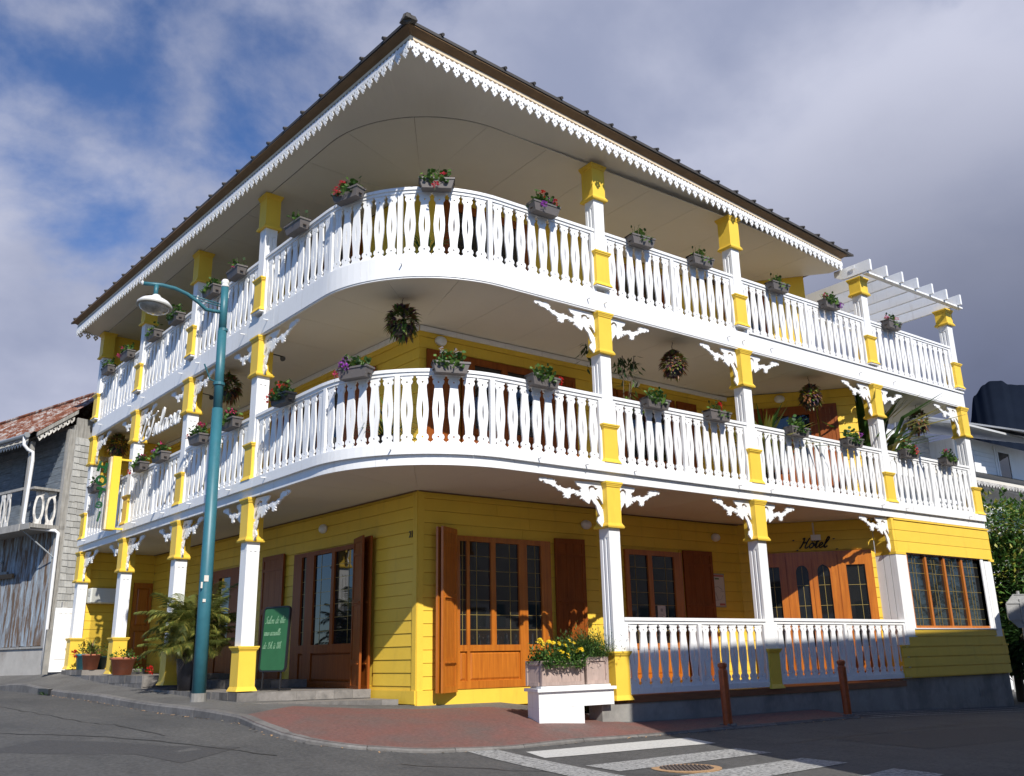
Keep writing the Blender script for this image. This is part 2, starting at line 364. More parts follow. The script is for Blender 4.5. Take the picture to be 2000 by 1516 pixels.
# kerb line, from far up the left street round the corner to the second bollard
KP = [lp(-1.6, 40), lp(-1.25, 25), lp(-1.05, 15.9), lp(-1.0, 11), lp(-1.0, 6), lp(-1, 2.6)] + [Vector(p+(0,)) for p in ((-1.113, 1.875), (-1.135, 1.227), (-1.079, .532), (-.936, .086), (-.787, -.169), (-.54, -.481), (-.293, -.68), (-.062, -.856), (.184, -.96), (.7, -.99), (1.4, -1.0), (3, -.97), (5.3, -.95), (8.75, -.93))]
IP = [lp(.4, 40), lp(.4, 25), lp(.4, 15.9), lp(.4, 11), lp(.4, 6), lp(.7, 3.6)] + [Vector(p+(0,)) for p in ((.3, 3.0), (.8, 2.75), (1.2, 2.6), (1.6, 2.5), (1.9, 2.45), (2.2, 2.4), (2.45, 2.4), (2.7, 2.4), (3.0, 2.4), (3.4, 2.4), (3.8, 1.5), (4.4, .12), (5.6, .12), (8.75, .12))]
def strip(name, K, I, zf, mat, n=12, sub=6, dz=0.0, w0=0.0, w1=1.0):
    pts = []; rows = 0
    for i in range(len(K)-1):
        for s in range(sub + (1 if i == len(K)-2 else 0)):
            t = s/sub; a = K[i].lerp(K[i+1], t); b = I[i].lerp(I[i+1], t); rows += 1
            for k in range(n+1): p = a.lerp(b, w0+(w1-w0)*k/n); pts.append((p.x, p.y))
    zs = zf.many(pts)+dz
    f = [(j*(n+1)+i, j*(n+1)+i+1, (j+1)*(n+1)+i+1, (j+1)*(n+1)+i) for j in range(rows-1) for i in range(n)]
    me = bpy.data.meshes.new(name); me.from_pydata([(p[0], p[1], float(z)) for p, z in zip(pts, zs)], [], f); me.materials.append(mat)
    me.polygons.foreach_set('use_smooth', [True]*len(f)); return structure(obj(name, me))
strip('sidewalk', KP, IP, zwalk, walk)
strip('red_paving', KP[6:], IP[6:], zwalk, redpave, dz=.004, w0=.0, w1=.80)
def kerb():
    root = bpy.data.objects.new('kerb', None); put(root); structure(root)
    # walk along the line cutting stones of one metre
    path = []
    for i in range(len(KP)-1):
        n = max(1, int((KP[i+1]-KP[i]).length/.1))
        path += [KP[i].lerp(KP[i+1], k/n) for k in range(n)]
    path.append(KP[-1]); acc = 0; cur = [path[0]]
    for a, b in zip(path, path[1:]):
        acc += (b-a).length; cur.append(b)
        if acc >= 1.0 or b is path[-1]:
            if cur[0].y < 24:
                mb = MB(); vs = []
                for j, p in enumerate(cur):
                    d = (cur[min(j+1, len(cur)-1)]-cur[max(j-1, 0)]).normalized(); n = Vector((d.y, -d.x, 0))   # towards the road
                    g = .004 if j in (0, len(cur)-1) else 0
                    pp = p + d*(g if j == 0 else -g)
                    zt = zwalk(p.x, p.y)+.008; zb = zroad(p.x, p.y)-.1
                    i_ = pp-n*.14; o_ = pp+n*.02
                    vs += [(i_.x, i_.y, zt), (o_.x-n.x*.03, o_.y-n.y*.03, zt), (o_.x, o_.y, zt-.03), (o_.x, o_.y, zb), (i_.x, i_.y, zb)]
                m = len(cur)
                fs = [(j*5+k, j*5+(k+1) % 5, j*5+5+(k+1) % 5, j*5+5+k) for j in range(m-1) for k in range(5)] + [(4, 3, 2, 1, 0), tuple(range(m*5-5, m*5))]
                mb.add(vs, fs); mb.build('kerb_stone', kerbm, root)
            acc = 0; cur = [b]
kerb()
def marking(name, quad, mat, label):
    n = 10; pts = []
    a, b, c, d = [Vector(p+(0,)) for p in quad]
    for i in range(n+1):
        for k in range(4): p = a.lerp(d, i/n).lerp(b.lerp(c, i/n), k/3); pts.append((p.x, p.y))
    zs = zroad.many(pts)+.006
    f = [(j*4+i, j*4+i+1, j*4+5+i, j*4+4+i) for j in range(n) for i in range(3)]
    me = bpy.data.meshes.new(name); me.from_pydata([(p[0], p[1], float(z)) for p, z in zip(pts, zs)], [], f); me.materials.append(mat)
    o = obj(name, me); structure(o); o['label'] = label
marking('crossing_stripe', [(1.28, -1.34), (1.12, -1.92), (3.84, -2.08), (4.0, -1.43)], mark_new, 'brightest white crossing stripe nearest the red kerb')
marking('crossing_stripe', [(1.05, -2.72), (1.02, -3.30), (3.6, -3.18), (3.62, -2.62)], mark_old, 'worn crossing stripe beside the round drain cover')
marking('crossing_stripe', [(.95, -3.95), (.93, -4.55), (3.5, -4.3), (3.45, -3.72)], mark_old, 'worn crossing stripe third from the kerb')
marking('crossing_stripe', [(.9, -5.3), (.88, -5.9), (3.5, -5.4), (3.48, -4.85)], mark_old, 'worn crossing stripe farthest from the kerb')
marking('stop_line', [(.66, -.9), (1.10, -1.0), (.72, -4.6), (.24, -4.5)], mark_old, 'worn pale stop line running to the corner kerb')
for k, (x0, y0, x1, y1) in enumerate(((9.0, -.52, 15.5, -.30), (9.3, -.80, 16.5, -.62), (8.9, -1.02, 15.5, -1.05), (8.9, -.30, 13.5, -.12))):
    marking('bay_line', [(x0, y0+.03), (x0, y0-.03), (x1, y1-.03), (x1, y1+.03)], mark_old, 'thin pale line painted on the road along the bay plinth')
gx, gy = lp(-.97, 11.6).xy
wd = thing('weed_tuft', 'green weed growing in the dark gutter opening of the left kerb', 'weed', (gx, gy, zroad(gx, gy)))
b = MB(); r_ = random.Random(3)
for i in range(60):
    a_ = r_.uniform(0, 6.3); l_ = r_.uniform(.06, .16); d_ = Vector((math.cos(a_), math.sin(a_), r_.uniform(.3, 1))).normalized(); p_ = Vector((-.06+r_.gauss(0, .03), r_.gauss(0, .16), 0)); s_ = Vector((-math.sin(a_), math.cos(a_), 0))*.014
    b.add([p_, p_+d_*l_*.6+s_, p_+d_*l_, p_+d_*l_*.6-s_], [(0, 1, 2, 3)], i % 2)
b.build('foliage', [lf1, lf2], wd, Matrix.Translation((gx, gy, zroad(gx, gy))), fix=False)
gM = Matrix.Translation((gx, gy, zroad(gx, gy))) @ Matrix.Rotation(R(4), 4, 'Z')
o_ = bx('gutter_opening', -.10, -.018, -.42, .42, .012, .125, black, None, gM); structure(o_)
# tarmac seams, patches and gutter grit
def flat_strip(name, pts, w, mat, dz):
    V = []; 
    for i, p in enumerate(pts):
        a_, c_ = Vector(pts[max(i-1, 0)]+(0,)), Vector(pts[min(i+1, len(pts)-1)]+(0,)); d_ = (c_-a_).normalized(); n_ = Vector((-d_.y, d_.x, 0)); ww = w*rnd.uniform(.6, 1.3)
        for sgn in (-1, 1): q_ = Vector(p+(0,))+n_*ww*sgn; V.append((q_.x, q_.y, zroad(q_.x, q_.y)+dz))
    me = bpy.data.meshes.new(name); me.from_pydata(V, [], [(2*i, 2*i+1, 2*i+3, 2*i+2) for i in range(len(pts)-1)]); me.materials.append(mat); o = obj(name, me); return structure(o)
tar = pmat('tar_seam', (.030, .029, .028), .6, 0); patchm = pmat('tarmac_patch', (.058, .056, .055), .8, 0, (30, .3), (120, .6))
def wig(p, q, n, amp): return [(p[0]+(q[0]-p[0])*i/n+rnd.gauss(0, amp), p[1]+(q[1]-p[1])*i/n+rnd.gauss(0, amp)) for i in range(n+1)]
flat_strip('road_seam', wig((-4.6, 4.5), (-1.6, -.6), 24, .02), .014, tar, .004)
flat_strip('road_seam', wig((-3.2, 9), (-2.3, 1.2), 26, .03), .010, tar, .004)
flat_strip('road_seam', wig((-.6, -1.6), (3.2, -6.2), 24, .03), .010, tar, .0045)
flat_strip('road_seam', wig((4.5, -2.6), (15, -2.4), 30, .03), .012, tar, .004)
flat_strip('road_patch', [(-3.9, 1.6), (-3.3, .9), (-2.7, .3), (-2.2, -.3)], .45, patchm, .003)
flat_strip('road_patch', [(5.5, -3.4), (7.5, -3.5), (9.5, -3.4)], .6, patchm, .003)
lit = MB(); r_ = random.Random(12)
for i in range(len(KP)-1):
    n_ = int((KP[i+1]-KP[i]).length*16) if KP[i].y < 14 else 0
    for k in range(n_):
        p_ = KP[i].lerp(KP[i+1], r_.random()); d_ = (KP[i+1]-KP[i]).normalized(); o_n = Vector((d_.y, -d_.x, 0)); p_ = p_+o_n*(.03+abs(r_.gauss(0, .05)))
        leaf_ = r_.uniform(.008, .03); a_ = r_.uniform(0, 6.3); u_ = Vector((math.cos(a_), math.sin(a_), .25))*leaf_; v_ = Vector((-math.sin(a_), math.cos(a_), .1))*leaf_*.5; c_ = Vector((p_.x, p_.y, zroad(p_.x, p_.y)+.008))
        lit.add([c_-u_, c_+v_, c_+u_, c_-v_], [(0, 1, 2, 3)], r_.choice((0, 0, 1)))
stuff(lit.build('gutter_litter', [rimrust, pmat('grit', (.17, .15, .12), .9, 0)], None, None, False, False))
t = thing('drain_cover', 'round ribbed iron cover with rusty rim between worn crossing stripes', 'drain cover', (1.74, -3.55, zroad(1.74, -3.55)))
b = MB(); b.lathe([(.36, -.02), (.37, .008), (.29, .010), (.285, .004)], 28); b.build('rim', rimrust, t, Matrix.Translation((1.74, -3.55, zroad(1.74, -3.55)+.002)))
b = MB(); b.lathe([(.29, -.02), (.29, .006)], 28)
for k in range(-6, 7):
    h = math.sqrt(max(.0, .28**2-(k*.042)**2)); b.box(-h, h, k*.042-.012, k*.042+.012, .005, .014, 0, Matrix.Rotation(.9, 4, 'Z'))
b.build('lid', iron, t, Matrix.Translation((1.74, -3.55, zroad(1.74, -3.55)+.004)))

# ------------------------------------------------------------------ hotel
hotel = thing('hotel', 'three-storey yellow and white wooden hotel with rounded corner balconies', 'hotel', (1.9, 2.3, .3))
# --- wall lines
WC = Vector((1.86, 2.3, 0)); WLe = lp(1.86, 13.98); WLo = lp(.02, 13.98)
WA1 = Vector((5.92, 2.3, 0)); WB0 = Vector((5.92, 2.6, 0)); WB1 = Vector((10.2, 2.6, 0)); WD1 = Vector((12.02, .45, 0))
def wall_frame(p0, p1):
    d = (p1-p0); L = d.length; d.normalize(); n = Vector((d.y, -d.x, 0))     # outward, on the right hand side walking p0->p1
    M = Matrix(((d.x, -n.x, 0, p0.x), (d.y, -n.y, 0, p0.y), (0, 0, 1, 0), (0, 0, 0, 1))); return M, L
WALLS = {}
def wall(key, p0, p1, z0, z1, openings=(), planks=True, pitch=.205, skip=None):
    """local x along wall, -y outwards, z up"""
    M, L = wall_frame(p0, p1); WALLS[key] = M
    b = MB(); b.box(0, L, .02, .14, z0-.3 if z0 < 1 else z0, z1); w = b.build('wall', yellow, hotel, M)
    if not planks: return
    z = z0
    while z < z1-.02:
        zt = min(z+pitch, z1); segs = [(0.0, L)]
        for (a, c, oz0, oz1) in openings:
            if min(zt, oz1)-max(z, oz0) > (zt-z)*.5:
                ns = []
                for s0, s1 in segs:
                    if c <= s0 or a >= s1: ns.append((s0, s1)); continue
                    if a > s0: ns.append((s0, a))
                    if c < s1: ns.append((c, s1))
                segs = ns
        for s0, s1 in segs:
            if s1-s0 < .03: continue
            if s1-s0 > 3.0:
                nn = int((s1-s0)//2.6)+1; off = rnd.uniform(-.5, .5); cu = [s0]+[s0+(s1-s0)*k/nn+off for k in range(1, nn)]+[s1]
                subs = [(p_+.0015*(p_ != s0), q_-.0015*(q_ != s1)) for p_, q_ in zip(cu, cu[1:])]
            else: subs = [(s0, s1)]
            for s0, s1 in subs:
              pb = MB(); pb.add([(s0, -.008, z+.005), (s1, -.008, z+.005), (s1, .022, z+.005), (s0, .022, z+.005), (s0, .002, zt-.004), (s1, .002, zt-.004), (s1, .022, zt-.004), (s0, .022, zt-.004)],
                              [(0,3,2,1),(4,5,6,7),(0,1,5,4),(1,2,6,5),(2,3,7,6),(3,0,4,7)])
              pb.build('plank', yellow, w, M)
        z = zt
    return w
Z1, Z2, Z3 = 3.70, 6.65, 9.45
LWL = (WLe-WC).length
# left wall runs from far end to the corner so that its outside is on the right-hand side
def sL(y): return LWL-(y-WC.dot(LY))                     # position along the left wall for a street coordinate y
wall('LG', WLe, WC, .36, Z1, [(sL(6.15), sL(3.42), .5, 3.05), (sL(10.9), sL(8.1), .3, 2.95)])
wall('AG', WC, WA1, .30, Z1, [(.68, 2.75, .52, 2.98)])
wall('AS', WA1, WB0, .36, Z1)
wall('BG', WB0, WB1, .40, Z1, [(.85, 2.4, .5, 3.0)])
wall('DG', WB1, WD1, .40, Z1, [(.52, 2.72, .3, 3.03)])
wall('EG', WLo, WLe, .80, Z1, [(1.35, 1.84, .8, 3.0)])
for key, p0, p1 in (('L2', WLe, WC), ('A2', WC, WA1), ('S2', WA1, WB0), ('B2', WB0, WB1), ('D2', WB1, WD1), ('E2', WLo, WLe)):
    ops = {'L2': [(sL(7.6), sL(3.5), 3.9, 6.25)], 'A2': [(.2, 3.5, 3.9, 6.28)], 'B2': [(.2, 3.2, 3.9, 6.3)], 'D2': [(.4, 2.4, 3.9, 6.3)]}.get(key, [])
    wall(key, p0, p1, 3.99, Z2, ops)
for key, p0, p1 in (('L3', WLe, WC), ('A3', WC, WA1), ('S3', WA1, WB0), ('B3', WB0, WB1), ('D3', WB1, Vector((11.5, 1.05, 0))), ('E3', WLo, WLe)):
    wall(key, p0, p1, 6.99, Z3, (), False)
# inside fill so that no light comes from behind
ip = [lp(2.2, 13.8), Vector((2.2, 2.7, 0)), Vector((5.9, 2.9, 0)), Vector((10.4, 2.9, 0)), Vector((12.5, 1.2, 0)), Vector((16.0, 1.2, 0)), Vector((16.0, 9, 0)), lp(10, 13.8)]
b = MB(); b.prism([(p.x, p.y) for p in ip[:4]+[Vector((12.2, 2.9, 0)), Vector((12.2, 9, 0)), ip[-1]]], .2, 9.4); b.build('core_wall', yellow, hotel)
# corner board at the ground-floor corner
b = MB(); b.box(-.005, .11, -.018, -.0065, .28, Z1, 0, WALLS['AG']); b.box(LWL-.11, LWL+.005, -.018, -.0065, .28, Z1, 0, WALLS['LG'])
b.build('corner_board', yellow, hotel)
b = MB(); b.box(0, 3.9, -.035, -.008, .22, .50, 0, WALLS['AG']); b.build('base_board', yellow, hotel)
b = MB(); b.box(LWL-3.0, LWL, -.035, -.008, .30, .50, 0, WALLS['LG']); b.build('base_board', yellow, hotel)

# --- floor slabs and ceilings
def floor_poly(o, q0=QEND_L, q1=QEND_R):
    pts = [per(q, o) for q in qs_between(q0, q1)]
    return [(p.x, p.y) for p in pts]
back = [(15.98, 4), (12, 9), tuple((lp(8, 14.13)).xy)]
for z0, z1, nm in ((3.715, 3.985, 'first_floor_slab'), (6.672, 6.985, 'second_floor_slab')):
    b = MB(); b.prism(floor_poly(-.04)+back, z0, z1); b.build('floor_slab', ceil, hotel)
def inner_pt(q):
    if q < 0:
        y = T0-q; p = WC.lerp(WLe, max(0, min(1, (y-WC.dot(LY))/LWL))); return p
    if q <= ARC: return WC
    x = T0+q-ARC
    if x < 5.92: return Vector((max(x, WC.x), 2.3, 0))
    if x < 10.2: return Vector((x, 2.6, 0))
    if x < 12.02: return WB1.lerp(WD1, (x-10.2)/1.82)
    return Vector((x, 1.2, 0))
def ceiling(z, o, q0, q1, step, parent_name):
    root = MB(); root.prism([tuple(per(q0, o).xy), tuple(per(q0, o-.02).xy), tuple(per(q0+.02, o-.02).xy)], z, z+.01); c = root.build(parent_name, ceil, hotel)
    n = int((q1-q0)/step); cuts = [q0+(q1-q0)*i/n for i in range(n+1)]
    for a, e in zip(cuts, cuts[1:]):
        g = .0035; qs = qs_between(a+g, e-g, .2)
        outer = [per(q, o if z < 9 else min(o, eave_dist(q)-.06)) for q in qs]; i0, i1 = inner_pt(a+g), inner_pt(e-g)
        inn = [i1, i0] if (i1-i0).length > .05 else [i0]
        m = MB(); m.prism([(p.x, p.y) for p in outer+inn], z, z+.010); m.build('ceiling_panel', ceil, c)
ceiling(3.700, -.06, QEND_L, qx(12.0), 1.22, 'ceiling')
ceiling(6.656, -.06, QEND_L, QEND_R, 1.22, 'ceiling')
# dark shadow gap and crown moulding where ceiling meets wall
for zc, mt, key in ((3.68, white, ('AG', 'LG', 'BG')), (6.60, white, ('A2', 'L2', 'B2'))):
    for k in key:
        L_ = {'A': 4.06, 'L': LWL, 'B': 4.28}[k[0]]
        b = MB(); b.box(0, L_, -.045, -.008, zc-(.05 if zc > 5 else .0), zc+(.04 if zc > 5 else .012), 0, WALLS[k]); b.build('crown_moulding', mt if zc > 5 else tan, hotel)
# --- fascia bands
def boards(name, o0, o1, z0, z1, joints):
    cuts = [QEND_L]+joints+[QEND_R]
    for a_, e_ in zip(cuts, cuts[1:]):
        m = MB(); sweep(m, a_+(.002 if a_ != QEND_L else 0), e_-(.002 if e_ != QEND_R else 0), o0, o1+rnd.uniform(0, .002), z0, z1); m.build(name, white, hotel)
JT = [qy(10.5), qy(7.4), qy(4.1), .55, 2.7, qx(6.0), qx(9.4), qx(12.9)]
boards('fascia_band', -.05, .055, 3.835, 3.992, JT); boards('fascia_board', -.05, .0, 3.682, 3.8345, [j+.7 for j in JT]); boards('fascia_band', -.05, .0, 6.64, 6.992, [j+.35 for j in JT])
b = MB(); sweep(b, QEND_L, QEND_R, -.05, -.012, 6.615, 6.639); b.build('fascia_board', white, hotel)
b = MB(); sweep(b, QR[1]+.2, QEND_R, .0, .03, 6.99, 7.03); b.build('fascia_moulding', white, hotel)
# drain spouts
sp = MB(); sp.tube([(0, .03, 0), (0, -.085, -.006)], .011, 8); spm = sp.mesh('drain_spout', white)
for x in (3.79, 4.17, 7.32, 7.75, 8.6, 11.6, 12.9): obj('drain_spout', spm, hotel, FM(qx(x), .0, 6.80))
for y in (3.997, 4.951, 7.1, 8.0, 10.3, 11.2, 13.4): obj('drain_spout', spm, hotel, FM(qy(y), .0, 6.84))
obj('drain_spout', spm, hotel, FM(1.6, .0, 6.84))
for x in (2.6, 3.55, 4.6, 7.2, 8.1, 11.7, 12.6, 15.2): obj('drain_spout', spm, hotel, FM(qx(x), .055, 3.90))
for y in (3.6, 5.0, 6.8, 8.2, 9.9, 11.4, 13.5): obj('drain_spout', spm, hotel, FM(qy(y), .055, 3.92))
obj('drain_spout', spm, hotel, FM(1.5, .055, 3.91))

# --- posts (shaft > pedestal, capital), shared meshes
W = .23
def shaft_mesh(h):
    h_ = W/2; g = .012; poly = [(-h_, -h_), (h_, -h_)]
    for y in (-.055, .025): poly += [(h_, y-.0), (h_-g, y+.008), (h_-g, y+.032), (h_, y+.04)]
    poly += [(h_, h_), (-h_, h_)]
    for y in (.055, -.025): poly += [(-h_, y), (-h_+g, y-.008), (-h_+g, y-.032), (-h_, y-.04)]
    b = MB(); b.prism(poly, 0, h); b.prism([(-h_-.0015, -h_-.0015), (h_+.0015, -h_-.0015), (h_+.0015, h_+.0015), (-h_-.0015, h_+.0015)], h-.16, h-.0005)
    return b.mesh('post', white)
def block_mesh(name, h, capw=.37, w=.295, foot=True, head=True, lipfoot=.045, top_w=None):
    b = MB(); z = 0
    if foot:
        b.frustum(capw, capw, capw-.02, capw-.02, 0, .025); b.frustum(capw-.02, capw-.02, w+.012, w+.012, .025, .07); z = .07
    zt = h-.075 if head else h
    b.frustum(w+.004, w+.004, w, w, z, zt)
    if head:
        b.frustum(w+.012, w+.012, w+.03, w+.03, zt, zt+.022); b.frustum(w+.045, w+.045, w+.06, w+.06, zt+.022, zt+.05); b.frustum(capw, capw, capw, capw, zt+.05, zt+.075)
    return b.mesh(name, yellow)
def capital_mesh(h):
    b = MB(); w = .29
    b.frustum(.345, .345, .365, .365, 0, .026); b.frustum(.345, .345, .34, .34, .026, .05); b.frustum(.32, .32, .31, .31, .05, .075)
    b.frustum(w, w, w, w, .075, h-.085)
    b.frustum(.31, .31, .325, .325, h-.085, h-.055); b.frustum(.335, .335, .345, .345, h-.055, h-.03); b.frustum(.36, .36, .36, .36, h-.03, h)
    return b.mesh('capital', yellow)
cache = {}
def getm(kind, h, fn):
    k = (kind, round(h, 3))
    if k not in cache: cache[k] = fn(h)
    return cache[k]
def post(q, zb, zc, zs, zt, o=-.115, cap=True):
    """zb pedestal bottom, zc pedestal top, zs shaft top, zt capital top"""
    p = obj('post', getm('s', zs-zc+.02, shaft_mesh), hotel, FM(q, o, zc-.01))
    obj('pedestal', getm('p', zc-zb, lambda h: block_mesh('pedestal', h)), p, FM(q, o, zb))
    if cap: obj('capital', getm('c', zt-zs, capital_mesh), p, FM(q, o, zs))
    return p
GB = {0: .325, 1: .371}
for i in (0, 1): post(QR[i], GB[i], 1.04, 2.936, 3.681)
for i, zb in enumerate((.535, .60, .80, .90)): post(QL[i], zb, (1.24, 1.33, 1.55, 1.62)[i], 2.936, 3.681)
for i in range(4):
    post(QR[i], 3.993, 4.641, 5.868, 6.614); post(QL[i], 3.993, 4.641, 5.868, 6.614)
    post(QR[i], 7.10, 7.746, 8.751, 9.447 if i < 2 else 9.17, -.10); post(QL[i], 7.10, 7.746, 8.751, 9.447, -.10)
# white sole under the upper blocks
sole = MB(); sole.box(-.17, .17, -.17, .17, 0, .028); solem = sole.mesh('post_sole', white)
for q in QR+QL: obj('post_sole', solem, hotel, FM(q, -.10, 7.071))
# back post at the right end, first floor
post(qx(15.84), 3.993, 4.641, 5.868, 6.614, -2.6)

# --- fretwork brackets
BRK = [(-.564,-.029),(.008,.001),(.03,-.08),(.03,-.41),(.016,-.38),(-.018,-.314),(-.081,-.243),(-.169,-.2),(-.199,-.219),(-.164,-.26),(-.101,-.319),(-.052,-.382),(-.004,-.457),(.02,-.545),(.03,-.638),(-.009,-.661),(-.035,-.726),(-.07,-.691),(-.106,-.668),(-.126,-.636),(-.1,-.571),(-.062,-.552),(-.097,-.511),(-.123,-.444),(-.142,-.388),(-.192,-.35),(-.233,-.298),(-.255,-.296),(-.273,-.342),(-.289,-.375),(-.325,-.358),(-.368,-.337),(-.395,-.289),(-.418,-.312),(-.438,-.28),(-.415,-.251),(-.465,-.244),(-.51,-.265),(-.539,-.265),(-.53,-.234),(-.58,-.226),(-.653,-.241),(-.676,-.27),(-.678,-.312),(-.706,-.306),(-.721,-.327),(-.756,-.304),(-.799,-.313),(-.784,-.287),(-.812,-.275),(-.796,-.248),(-.851,-.212),(-.921,-.198),(-.962,-.165),(-.976,-.151),(-1.018,-.16),(-1.045,-.136),(-1.107,-.12),(-1.149,-.124),(-1.183,-.102),(-1.182,-.084),(-1.216,-.068),(-1.238,-.096),(-1.272,-.092),(-1.289,-.061),(-1.27,-.039),(-1.222,-.034),(-1.167,-.039),(-1.125,-.048),(-1.083,-.033),(-1.027,-.032),(-1.003,-.05),(-1.022,-.078),(-.987,-.082),(-.953,-.116),(-.912,-.143),(-.849,-.153),(-.778,-.167),(-.721,-.167),(-.665,-.178),(-.606,-.16),(-.564,-.187),(-.492,-.196),(-.441,-.197),(-.461,-.165),(-.431,-.135),(-.473,-.108),(-.516,-.099)]
BRH = [(-.289,-.099),(-.236,-.071),(-.176,-.071),(-.141,-.103),(-.088,-.101),(-.12,-.142),(-.158,-.137),(-.186,-.107),(-.23,-.107),(-.258,-.146),(-.275,-.196),(-.287,-.146)]
def bracket_mesh(sx):
    b = MB(); b.shape([[(x*sx, z) for x, z in BRK], [(x*sx, z) for x, z in BRH]], -.014, .014)
    for k, (cx, cz, rad, rot) in enumerate(((-.16, -.235, .085, .3), (-.40, -.25, .085, 1.2), (-.36, -.13, .07, 2.0), (-.74, -.255, .065, .8), (-.68, -.19, .05, 2.2), (-1.0, -.10, .06, .4), (-1.17, -.065, .05, 1.7), (.0, -.60, .075, .9), (-.045, -.46, .055, 2.1), (-.53, -.22, .05, .2), (-.88, -.175, .05, 1.4))):
        star = []
        for j in range(14): a = rot+2*math.pi*j/14; q = rad*(1.0 if j % 2 == 0 else .50); star.append((cx*sx+q*math.cos(a)*min(1, abs(sx)+.1), cz+q*math.sin(a)))
        b.shape([star], -.0155-.0004*k, .0155+.0004*k)
    return b.mesh('bracket', white)
BAYX = 12.035
bm = {s: bracket_mesh(s) for s in (1.0, -1.0, .78, -.78)}
for i in range(4):
    for (qq, isR) in ((QR[i], True), (QL[i], False)):
        for zt in (3.676, 6.61):
            left_end = (not isR and i == 3); right_end = (isR and i == 3)
            if isR and zt < 4 and i == 3: continue
            # bracket whose arm points towards smaller q (left in the picture)
            if not left_end:
                s = 1.0 if (isR and i == 0) else .86
                obj('bracket', bm[1.0 if s == 1.0 else .78], hotel, FM(qx(BAYX) if (isR and zt < 4 and i == 2) else qq-.148, -.09, zt))
            if not right_end and not (isR and zt < 4 and i == 2):
                obj('bracket', bm[-1.0 if (not isR and i == 0) else -.78], hotel, FM(qq+.148, -.09, zt))
obj('bracket', bm[.78], hotel, FM(qx(15.7), -2.6, 6.61))

# --- balustrades (handrail > baluster, newel)
def bal_mesh(H=1.0):
    half = [(0, .108), (.035, .112), (.055, .082), (.075, .070), (.09, .088), (.115, .090), (.14, .080), (.155, .058), (.20, .058), (.28, .066), (.40, .084), (.51, .090), (.62, .082), (.74, .068), (.83, .060), (.865, .062), (.885, .080), (.91, .088), (.935, .082), (.945, .072), (.955, .072), (.965, .094), (1.0, .100)]
    out = [(w, h) for h, w in half] + [(-w, h) for h, w in reversed(half)]
    def circ(cx, cz, r, n=8): return [(cx+r*math.cos(2*math.pi*k/n), cz+r*math.sin(2*math.pi*k/n)) for k in range(n)]
    slit = [(0, .36), (.010, .43), (.013, .50), (.009, .57), (0, .65), (-.009, .57), (-.013, .50), (-.010, .43)]
    b = MB(); b.shape([out, circ(0, .112, .015), circ(0, .905, .015), slit], -.013, .013); return b.mesh('baluster', white)
BAL = bal_mesh()
nw = MB(); nw.box(-.038, .038, -.03, .03, 0, 1); NEW = nw.mesh('newel', white)
def balustrade(q0, q1, zb, zt, o=-.055, mids=(), pitch=.232, bottom=False):
    b = MB(); sweep(b, q0, q1, o-.05, o+.05, zt-.05, zt); sweep(b, q0, q1, o-.028, o+.03, zt-.10, zt-.05)
    if bottom: sweep(b, q0, q1, o-.03, o+.035, zb, zb+.09)
    r = b.build('balustrade', white, hotel)
    lo = zb+(.09 if bottom else 0); H = zt-.10-lo
    cuts = [q0+.03] + list(mids) + [q1-.03]
    for c in cuts: obj('newel', NEW, r, FM(c, o+.008, lo) @ Matrix.Diagonal((1, 1, H, 1)))
    for a, e in zip(cuts, cuts[1:]):
        n = max(1, round((e-a-.076)/pitch)); st = (e-a-.076)/n
        for k in range(n):
            q = a+.038+st*(k+.5)
            obj('baluster', BAL, r, FM(q, o, lo) @ Matrix.Rotation(rnd.uniform(-.011, .011), 4, 'Y') @ Matrix.Rotation(rnd.uniform(-.05, .05), 4, 'Z') @ Matrix.Diagonal((min(1, st/.232), 1, H, 1)))
PW = .118
NEWEL_Q = (.17, 1.55, 3.04)
for (zb, zt) in ((3.993, 5.15), (6.993, 8.18)):
    balustrade(QL[0]+PW, QR[0]-PW, zb, zt, mids=NEWEL_Q)
    for i in range(3):
        a, e = QR[i]+PW, QR[i+1]-PW; balustrade(a, e, zb, zt, mids=((a+e)/2,))
        a, e = QL[i+1]+PW, QL[i]-PW; balustrade(a, e, zb, zt, mids=((a+e)/2,))
a, e = QR[0]+PW, QR[1]-PW; balustrade(a, e, .40, 1.55, o=-.03, mids=((a+e)/2,), bottom=True)
a, e = QR[1]+PW, qx(12.05); balustrade(a, e, .43, 1.565, o=-.03, mids=(qx(10.0),), bottom=True)

# --- eave: soffit, fascia boards, fretwork, roof
UPZ = .15                                                     # the eave edge stands a little higher than the ceiling
def eave_hit(q):
    p = per(q); n = per(q, 1.0)-p
    best = None
    for a_, c_ in ((EL, E0), (E0, ER)):
        d = c_-a_; det = n.x*(-d.y)+d.x*n.y
        if abs(det) < 1e-9: continue
        t = ((a_.x-p.x)*(-d.y)+d.x*(a_.y-p.y))/det; u = (n.x*(a_.y-p.y)-n.y*(a_.x-p.x))/det
        if t > -.5 and -.2 < u < 1.2 and (best is None or t < best): best = t
    return p+n*(best if best is not None else .3)
def eave_dist(q): return (eave_hit(q)-per(q)).dot(per(q, 1.0)-per(q))
ceiling(9.448, -.03, QEND_L, qx(11.9), 1.22, 'ceiling')
qs = [qy(14.40), qy(14.2)] + qs_between(qy(14.1), qx(11.6), .12) + [qx(11.8), qx(11.95)]
V = []
for q in qs:
    ed_ = eave_dist(q); i_, o_ = per(q, min(-.02, ed_-.055), 9.458), per(q, ed_-.005, 9.62); V += [i_, o_]
crn = E0+UP*(9.50+UPZ-.03); F = []
for k in range(len(qs)-1): F.append((2*k, 2*k+1, 2*k+3, 2*k+2))
b = MB(); b.add(V, F); zm = len(b.v); km = min(range(len(qs)), key=lambda k: abs(qs[k]-ARC/2))
